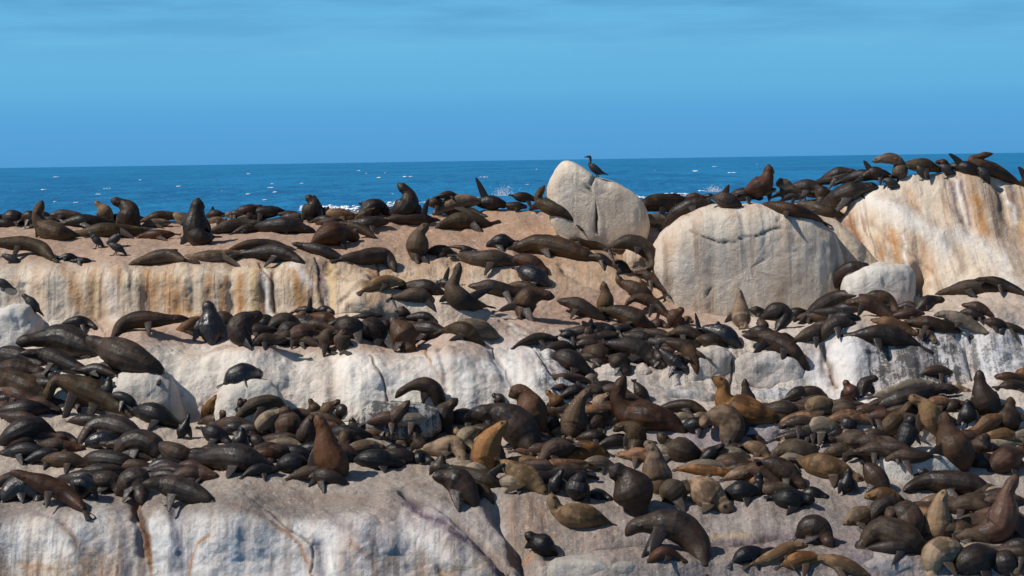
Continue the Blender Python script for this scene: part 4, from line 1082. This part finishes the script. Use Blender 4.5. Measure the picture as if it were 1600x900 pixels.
    if Hl:
        for (hx, hy) in Hl:
            Dh = np.clip(ground(hx, hy), C[0][1] - .35, C[0][1] + .35); tip = world(np.array([hx]), np.array([hy]), np.array([Dh]))[0]
            d = tip - C[0]; Ld = np.linalg.norm(d); tip = C[0] + d * min(1, .8 / Ld)
            a, b = flip_geo(C[1], tip, min(.065, Rm*.4), .028, toc + np.array([0, 0, .4]), .03, True); add(a, b, 1)
        if len(Hl) == 1:
            tip2 = tip + s0 * .05 + np.array([0, .04, .03]); a, b = flip_geo(C[1], tip2, min(.06, Rm*.35), .026, toc + np.array([0, 0, .4]), .03, True); add(a, b, 1)
    else:
        hl = min(.34, L * .17)
        for sg in (-1, 1):
            tip = C[0] + T0 * hl + s0 * sg * .075 - np.array([0, 0, R[0] * .7])
            a, b = flip_geo(C[1], tip, min(.062, Rm*.35), .026, np.array([0, 0, 1.]) + toc * .5, .03, True); add(a, b, 1)
    if prof == 'b':                                 # head tucked down beside the body, plus hind flippers folded under
        T, s = side_dir(N-3); h = C[-1] + (C[-1]-C[-3]) * .2; hr = max(.075, Rm * .46)
        hd = np.array([C[-2] - np.array([0, 0, .1*Rm]), h + s*Rm*.25 - np.array([0, 0, Rm*.30]), h + s*Rm*.95 + (C[-1]-C[-5]) * .25 - np.array([0, 0, Rm*.45])])
        Ch = crom(hd, 8); a, b = sweep(Ch, hr * np.interp(np.linspace(0, 1, 8), [0, .4, .7, .9, 1], [1.1, 1.0, .8, .5, .25]), m=10); add(a, b, 0)
    # raw union, fused by voxels into one continuous skin
    VV = []; FF = []; off = 0; K = []
    for v, f, k in parts:
        VV.append(v); FF += [tuple(x + off for x in q) for q in f]; off += len(v); K += [k] * len(v)
    VV = np.concatenate(VV); org = np.array([C[:, 0].mean(), C[:, 1].mean(), C[:, 2].min() - Rm])
    o = mesh_obj(name, VV - org, FF, FUR[col]); o.location = org
    md = o.modifiers.new('r', 'REMESH'); md.mode = 'VOXEL'; md.voxel_size = float(np.clip(Rm * .065, .013, .019)); md.adaptivity = 0.0
    sm = o.modifiers.new('s', 'SMOOTH'); sm.factor = .45; sm.iterations = 4
    ANIMALS.append(dict(o=o, C=C - org, R=R, tt=tt, raw=VV - org, K=np.array(K), col=col, prof=prof, air=air, F=Fl, H=Hl, pts=np.array(pts), r=Rphoto, L=L, Rm=Rm, seed=rnd.random()))
    return o

def parse(txt):
    ox = oy = 0
    for ln in txt.strip().splitlines():
        if ln[0] == '@': _, a, b = ln.split(); ox, oy = float(a), float(b); continue
        yield ox, oy, ln
rnd = random.Random(11)
for ox, oy, ln in parse(SEALS):
    tk = ln.split(); col, prof, r = tk[0], tk[1], float(tk[2]) / 5
    pts = []; air = None; Fl = []; Hl = []
    for q in tk[3:]:
        if q[0] in 'FH':
            x, y = q[1:].split(','); (Fl if q[0] == 'F' else Hl).append((ox + float(x)/5, oy + float(y)/5)); continue
        if q[0] == '^': air = len(pts); q = q[1:]
        x, y = q.split(','); pts.append((ox + float(x)/5, oy + float(y)/5))
    # slight overshoot of coat bounds keeps bodies plump as seen
    pup = (col == 'k' and r < 19)
    animal('k' if col == 's' and pup else col, prof, r, pts, air, Fl, Hl, rnd, 'seal_pup' if pup else 'fur_seal')
    ANIMALS[-1]['pup'] = pup
# animals that show only as scraps between the others: one object for all of them
ZONES = [(0,690,540,752,34),(0,570,190,690,16),(330,645,560,720,14),(600,640,940,760,30),(940,640,1050,730,5),(1100,705,1250,770,10),(1240,625,1600,720,32),(1500,740,1600,890,12),(1350,780,1540,870,8),(890,515,1080,565,20),(390,500,650,535,16),(0,335,560,352,16),(1215,300,1330,318,5),(1260,480,1420,520,6),(880,590,1000,640,6),(1230,600,1330,660,5),(0,610,120,680,5)]
FILL = []
fr = random.Random(77)
for x0, y0, x1, y1, n in ZONES:
    for k in range(n):
        x = fr.uniform(x0, x1); y = fr.uniform(y0, y1); sc = .62 + .55 * (y - 330) / 450; L = 62 * sc * fr.uniform(.8, 1.2) * .5; r_ = 10.5 * sc * fr.uniform(.85, 1.15)
        a = fr.uniform(-.35, .35) + (math.pi if fr.random() < .5 else 0); b_ = fr.uniform(-.25, .25)
        p = [(x - L*math.cos(a), y - L*math.sin(a)*.6), (x - L*.3*math.cos(a), y - 3*sc), (x + L*.4*math.cos(a), y - 2*sc + 6*b_), (x + L*math.cos(a), y + L*math.sin(a)*.6)]
        before = len(ANIMALS); animal(fr.choice('dbbootgyrb' if x > 640 and y > 610 else 'dddkbbr'), 's', r_, p, None, [], [], fr, 'half_hidden_seals'); ANIMALS[-1]['pup'] = False; ANIMALS[-1]['fill'] = True
# ------------------------------------------------------------------ fuse skins, mark coat areas, describe each animal
bpy.context.view_layer.update()
dg = bpy.context.evaluated_depsgraph_get()
from mathutils.kdtree import KDTree
for A in ANIMALS:
    o = A['o']; me = bpy.data.meshes.new_from_object(o.evaluated_get(dg))
    A['new'] = me
for A in ANIMALS:
    o = A['o']; me = A['new']; o.modifiers.clear(); old = o.data; o.data = me; me.name = o.name; bpy.data.meshes.remove(old)
    n = len(me.vertices); co = np.empty(n*3, np.float32); me.vertices.foreach_get('co', co); co = co.reshape(-1, 3).astype(float)
    me.polygons.foreach_set('use_smooth', np.ones(len(me.polygons), bool))
    k_ = np.linspace(0, len(A['C']) - 1, 140); a_ = np.arange(len(A['C'])); C = np.stack([np.interp(k_, a_, A['C'][:, q]) for q in range(3)], -1); R = np.interp(k_, a_, A['R']); A['tt'] = np.interp(k_, a_, A['tt'])
    d = np.sqrt(np.maximum((co**2).sum(1)[:, None] + (C**2).sum(1)[None] - 2 * co @ C.T, 0)); i = d.argmin(1); dm = d.min(1)
    along = A['tt'][i]
    if A['prof'] == 'b': along = along * .55
    # flipper mask: clearly outside the trunk and near flipper geometry
    fv = A['raw'][A['K'] == 1]; fl = np.zeros(n)
    if len(fv):
        kd = KDTree(len(fv)); [kd.insert(p, q) for q, p in enumerate(fv)]; kd.balance()
        df = np.array([kd.find(p)[2] for p in co]); fl = np.clip((.10 - df) / .03, 0, 1) * np.clip((dm / R[i] - 1.02) / .12, 0, 1)
    T = np.gradient(C, axis=0); T /= np.linalg.norm(T, axis=1, keepdims=True); up = np.tile(np.array([0, 0, 1.]), (len(C), 1))
    upT = up - T * (T * up).sum(1, keepdims=True); steep = np.abs(T[:, 2]) > .6
    upT[steep] = np.array([0, 1., .1]) if A['seed'] < .75 else np.array([0, -1., .1])   # upright ones mostly show the chest
    upT /= np.linalg.norm(upT, axis=1, keepdims=True)
    rel = (co - C[i]) / R[i][:, None]; be = np.clip(.5 - .6 * (rel * upT[i]).sum(1), 0, 1)
    # loose skin folds and lumps
    no = np.empty(n*3, np.float32); me.vertices.foreach_get('normal', no); no = no.reshape(-1, 3)
    k = vnoise(co * 4 + A['seed']*50, 9) * .05 * A['Rm'] + vnoise(co * 14 + A['seed']*50, 12) * .008 * A['Rm'] + .012 * A['Rm'] * np.sin(along * 60 + vnoise(co*5, 4) * 5) * np.clip((along - .55) * 6, 0, 1) * np.clip(vnoise(co * 3, 6) * 2, 0, 1) * (A['prof'] != 'b')
    co = co + no * (k * (1 - fl))[:, None]; me.vertices.foreach_set('co', co.astype(np.float32).ravel()); me.update()
    face = np.zeros(n)
    if A['prof'] != 'b':                                # dark eyes either side of the head, dark ear fold
        ii = int(np.argmin(abs(A['tt'] - .915))); Th = T[ii]; sh = np.cross(Th, [0, 0, 1.]); sh = sh / np.linalg.norm(sh) if np.linalg.norm(sh) > .2 else np.array([1., 0, 0]); uh = np.cross(sh, Th); uh = uh if uh[2] > 0 or steep[ii] else -uh
        for sg in (-1, 1):
            ey = C[ii] + R[ii] * (.75 * sg * sh + .55 * uh); face = np.maximum(face, np.clip(1.6 - np.linalg.norm(co - ey, axis=1) / max(.022, R[ii] * .28), 0, 1))
    setattr_f(me, 'face', face); setattr_f(me, 'along', along); setattr_f(me, 'flipper', fl); setattr_f(me, 'belly', be)

from collections import defaultdict
fills = [A for A in ANIMALS if A.get('fill')]; ANIMALS = [A for A in ANIMALS if not A.get('fill')]
VV = []; FF = []; AT = defaultdict(list); MI = []; off = 0; keys = sorted({A['col'] for A in fills})
for A in fills:
    me = A['o'].data; n = len(me.vertices); co = np.empty(n*3, np.float32); me.vertices.foreach_get('co', co); VV.append(co.reshape(-1, 3) + np.array(A['o'].location))
    li = np.empty(len(me.loops), np.int32); me.loops.foreach_get('vertex_index', li); FF.append(li.reshape(-1, 4) + off); off += n; MI.append(np.full(len(me.polygons), keys.index(A['col']), np.int32))
    for k in ('along', 'flipper', 'belly', 'face'):
        a = np.empty(n, np.float32); me.attributes[k].data.foreach_get('value', a); AT[k].append(a)
    bpy.data.objects.remove(A['o'])
o = mesh_obj('half_hidden_seals', np.concatenate(VV), np.concatenate(FF), None)
for k in keys: o.data.materials.append(FUR[k])
o.data.polygons.foreach_set('material_index', np.concatenate(MI))
for k in AT: setattr_f(o.data, k, np.concatenate(AT[k]))
o.data.update(); tag(o, kind='stuff')

PLACES = [ # first box that holds the animal's middle gives the words
 (0,0,140,345,'on the far left skyline'),(140,0,260,345,'on the left skyline'),(260,0,420,352,'on skyline by tall upright seal'),
 (420,0,560,350,'on skyline before the surf'),(560,0,700,340,'on skyline left of centre'),(700,0,850,340,'on crest left of pointed boulder'),
 (850,0,905,345,'on crest touching pointed boulder'),(990,0,1100,345,'between pointed boulder and dome'),(1100,0,1200,330,'on top of the pale dome'),
 (1200,0,1290,300,'on ridge behind the pale dome'),(1200,300,1310,350,'on right shoulder of the dome'),(1290,0,1385,330,'at left end of right ridge'),
 (1385,0,1480,300,'in middle of right ridge'),(1480,0,1600,320,'on right end of right ridge'),
 (0,345,130,440,'on left terrace at frame edge'),(130,345,300,440,'on left terrace above ochre cliff'),(300,345,440,440,'on lip of the ochre cliff'),
 (440,345,560,390,'in middle of brown terrace'),(440,345,640,450,'right end of brown terrace'),(560,340,790,372,'on brown slope below skyline'),
 (640,372,760,440,'on the upper centre ledge'),(760,360,880,450,'on reddish ledge, centre'),(880,340,1010,440,'on ledge below pale boulders'),
 (600,425,720,490,'on the white centre hump'),(720,425,850,500,'midway up the pinkish slope'),(850,425,1010,500,'low on the pinkish slope'),
 (1010,400,1100,520,'in hollow left of the dome'),(1100,430,1250,515,'at foot of the pale dome'),(1250,380,1340,470,'by left side of white block'),
 (1240,450,1345,500,'just below the white block'),(1345,440,1450,500,'right foot of the white block'),(1450,400,1600,465,'on shelf under rusty wall'),
 (0,490,260,600,'on slope below cream cliff'),(160,465,330,540,'on pink ledge under ochre cliff'),(320,475,400,560,'left end of crowded ledge'),
 (400,475,470,600,'in row below ochre cliff'),(470,455,560,600,'in middle of crowded ledge'),(560,455,650,600,'right part of crowded ledge'),
 (650,480,790,580,'right end of crowded ledge'),(790,480,900,600,'by rounded end of white ledge'),(900,480,990,600,'above the small pale stones'),
 (990,500,1070,600,'in pile left of pale blocks'),(1070,500,1170,570,'on top of pale cliff blocks'),(1170,500,1270,600,'right end of pale blocks'),
 (1250,480,1370,560,'left part of blue-white rocks'),(1370,470,1470,560,'middle of blue-white rocks'),(1470,460,1600,560,'far right of blue-white rocks'),
 (340,560,420,620,'alone on a white boulder'),
 (0,560,90,640,'left edge behind walking bull'),(90,560,220,660,'beside walking bull at left'),(0,640,100,720,'in left front huddle'),(100,640,200,720,'in huddle under walking bull'),
 (200,560,330,660,'by pale grey boulder, left'),(200,660,330,760,'in front huddle, left'),(0,720,120,800,'on brow of front left slab'),(120,720,230,800,'on brow above rust gully'),
 (230,720,330,800,'on slab right of rust gully'),(320,600,400,720,'under curled seal\'s white boulder'),(400,600,470,700,'right of curled seal\'s boulder'),
 (320,700,450,800,'on front slab, centre left'),(450,560,560,680,'under the white ledge face'),(450,680,560,800,'by upright bull on slab'),
 (560,600,650,690,'by dark speckled boulder'),(560,690,680,760,'behind front slab, centre'),(650,560,740,700,'right of dark speckled boulder'),
 (680,690,790,860,'on rock right of slab'),(740,560,860,680,'by the two wrestling bulls'),(780,680,870,800,'in front of wrestling bulls'),
 (860,560,945,660,'hollow left of central bull'),(860,660,950,720,'right of the wrestling bulls'),(790,800,900,900,'alone on low bottom rock'),
 (860,720,960,830,'left of biggest dark bull'),(945,560,1040,680,'by the central brown bull'),(1040,560,1110,660,'before broad blue-grey boulder'),
 (1110,560,1240,660,'by golden seal below blocks'),(960,660,1050,760,'by pale tan upright seal'),(1050,660,1130,730,'beside the grey puddle'),
 (1130,660,1240,735,'in front of grey puddle'),(940,700,1110,900,'by biggest dark bull, bottom'),(1040,730,1160,820,'on flat rock near bottom'),
 (1160,735,1300,810,'among pups on flat rock'),(1240,560,1320,680,'under blue-white rock face'),(1320,560,1400,700,'foot of right hand rocks'),
 (1400,560,1500,640,'under the dark stained rock'),(1500,560,1600,660,'in crowd at right edge'),(1400,640,1500,740,'around flat white slab, right'),(1500,640,1600,740,'right of flat white slab'),
 (1240,680,1400,780,'left of flat white slab'),(1100,800,1340,900,'by puddles at bottom right'),(1340,720,1440,900,'in lower right pile'),(1440,720,1520,900,'by tan seal, lower right'),
 (1500,720,1700,900,'in the bottom right corner'),(-500,0,1900,450,'on the upper rocks'),(-500,450,1900,1200,'in the lower crowd')]
CW = {'k':'black','s':'wet dark','d':'dark','b':'brown','o':'olive','r':'reddish','t':'tan','g':'pale grey','y':'golden'}
def describe(A):
    x, y = A['pts'].mean(0); nx, ny = A['pts'][-1]; tx, ty = A['pts'][0]; x = min(max(x, 1), 1599)
    place = next(w for a, b, c, d, w in PLACES if a <= x < c and b <= y < d)
    face = 'left' if nx < tx - 5 else 'right' if nx > tx + 5 else ''
    upf = any(fy < A['pts'][:, 1].min() + 2 for fx, fy in A['F'])
    kind = 'pup' if A['pup'] else 'seal'
    big = 'big ' if A['Rm'] > .36 else ''
    if A['prof'] == 'u': pose = 'sitting upright'
    elif A['air'] is not None: pose = 'head raised' + (' ' + face if face else '')
    elif upf: pose = 'raising a flipper'
    elif A['prof'] in 'bp' and A['air'] is None: pose = 'hunched asleep'
    else: pose = 'lying' + (f', head {face}' if face else '')
    return f"{big}{CW[A['col0']]} {kind} {pose}", place
ORD = ['leftmost','second from left','third from left','fourth from left','fifth from left','sixth from left','seventh from left','eighth from left']
groups = {}
for A in ANIMALS:
    A['col0'] = A['col']; a, b = describe(A); groups.setdefault(a + ' ' + b, []).append(A)
for lab, L_ in groups.items():
    L_.sort(key=lambda A: A['pts'].mean(0)[0])
    for k, A in enumerate(L_):
        s = lab if len(L_) == 1 else ('left ' if k == 0 else 'right ') + lab if len(L_) == 2 else f"{'rightmost' if k == len(L_)-1 else ORD[k]} {lab}"
        if len(s.split()) > 16: s = s.replace('big ', '')
        tag(A['o'], s, 'seal pup' if A['pup'] else 'seal', 'black pups among the colony' if A['pup'] else 'fur seals of the colony')

# ------------------------------------------------------------------ cormorants
BIRD = plain('dark_plumage', (0.030, 0.027, 0.026), 0.55, 0.4, 0.6, 30)
BILL = plain('dark_horn', (0.05, 0.045, 0.04), 0.5)
blab = []
for ox, oy, ln in parse(BIRDS):
    body, legs, lab = [q.strip() for q in ln.split('|')]
    q = np.array([[float(v) for v in w.split(',')] for w in body.split()]); q[:, 0] = ox + q[:, 0]/5; q[:, 1] = oy + q[:, 1]/5; q[:, 2] /= 5
    lx, ly = [float(v) for v in legs.split(',')]; lx = ox + lx/5; ly = oy + ly/5
    Dg = ground(lx, ly) + .02; C0 = world(q[:, 0], q[:, 1], np.full(len(q), Dg)); N = 36
    full = crom(np.concatenate([C0, q[:, 2:3]], 1), N); C = full[:, :3]; R = np.maximum(full[:, 3], .5) * Dg / FPX
    org = world(np.array([lx]), np.array([ly]), np.array([Dg]))[0]
    V, F = sweep(C, R, 1.0, 1.0, m=12); VV = [V]; FF = list(F); off = len(V)
    mid = np.argmax(R)
    for sg in (-1, 1):
        hipc = C[mid] * .6 + C[max(mid - 5, 0)] * .4; foot = org + np.array([.03*sg, sg*.03, 0]); 
        a, b = sweep(np.linspace(hipc + np.array([0, sg*.03, -.02]), foot, 5), np.array([.035, .022, .013, .011, .012]), m=7); VV.append(a); FF += [tuple(x+off for x in f) for f in b]; off += len(a)
        toe = foot + (C[-1]-C[0])*np.array([1, 0, 0]) / (abs((C[-1]-C[0])[0])+1e-6) * .08
        a, b = flip_geo(foot, toe, .030, .012, np.array([0, 0, 1.]), 0); VV.append(a); FF += [tuple(x+off for x in f) for f in b]; off += len(a)
        # folded wing lying along the flank
        i0, i1 = min(mid + 5, N-1), max(mid - 9, 1)
        wr = C[i0] + np.array([0, sg*R[i0]*.8, R[i0]*.2]); wt = C[i1] + np.array([0, sg*R[i1]*.9, R[i1]*.5])
        a, b = flip_geo(wr, wt, R.max()*.62, .022, np.array([0, sg*1., .3]), .10); VV.append(a); FF += [tuple(x+off for x in f) for f in b]; off += len(a)
    a, b = flip_geo(C[5], C[0], .045, .014, np.array([0, -.6, 1.]), 0); VV.append(a); FF += [tuple(x+off for x in f) for f in b]
    o = mesh_obj('cormorant', np.concatenate(VV) - org, FF, BIRD); o.location = org
    tag(o, lab, 'bird', 'cormorants resting on the rocks')
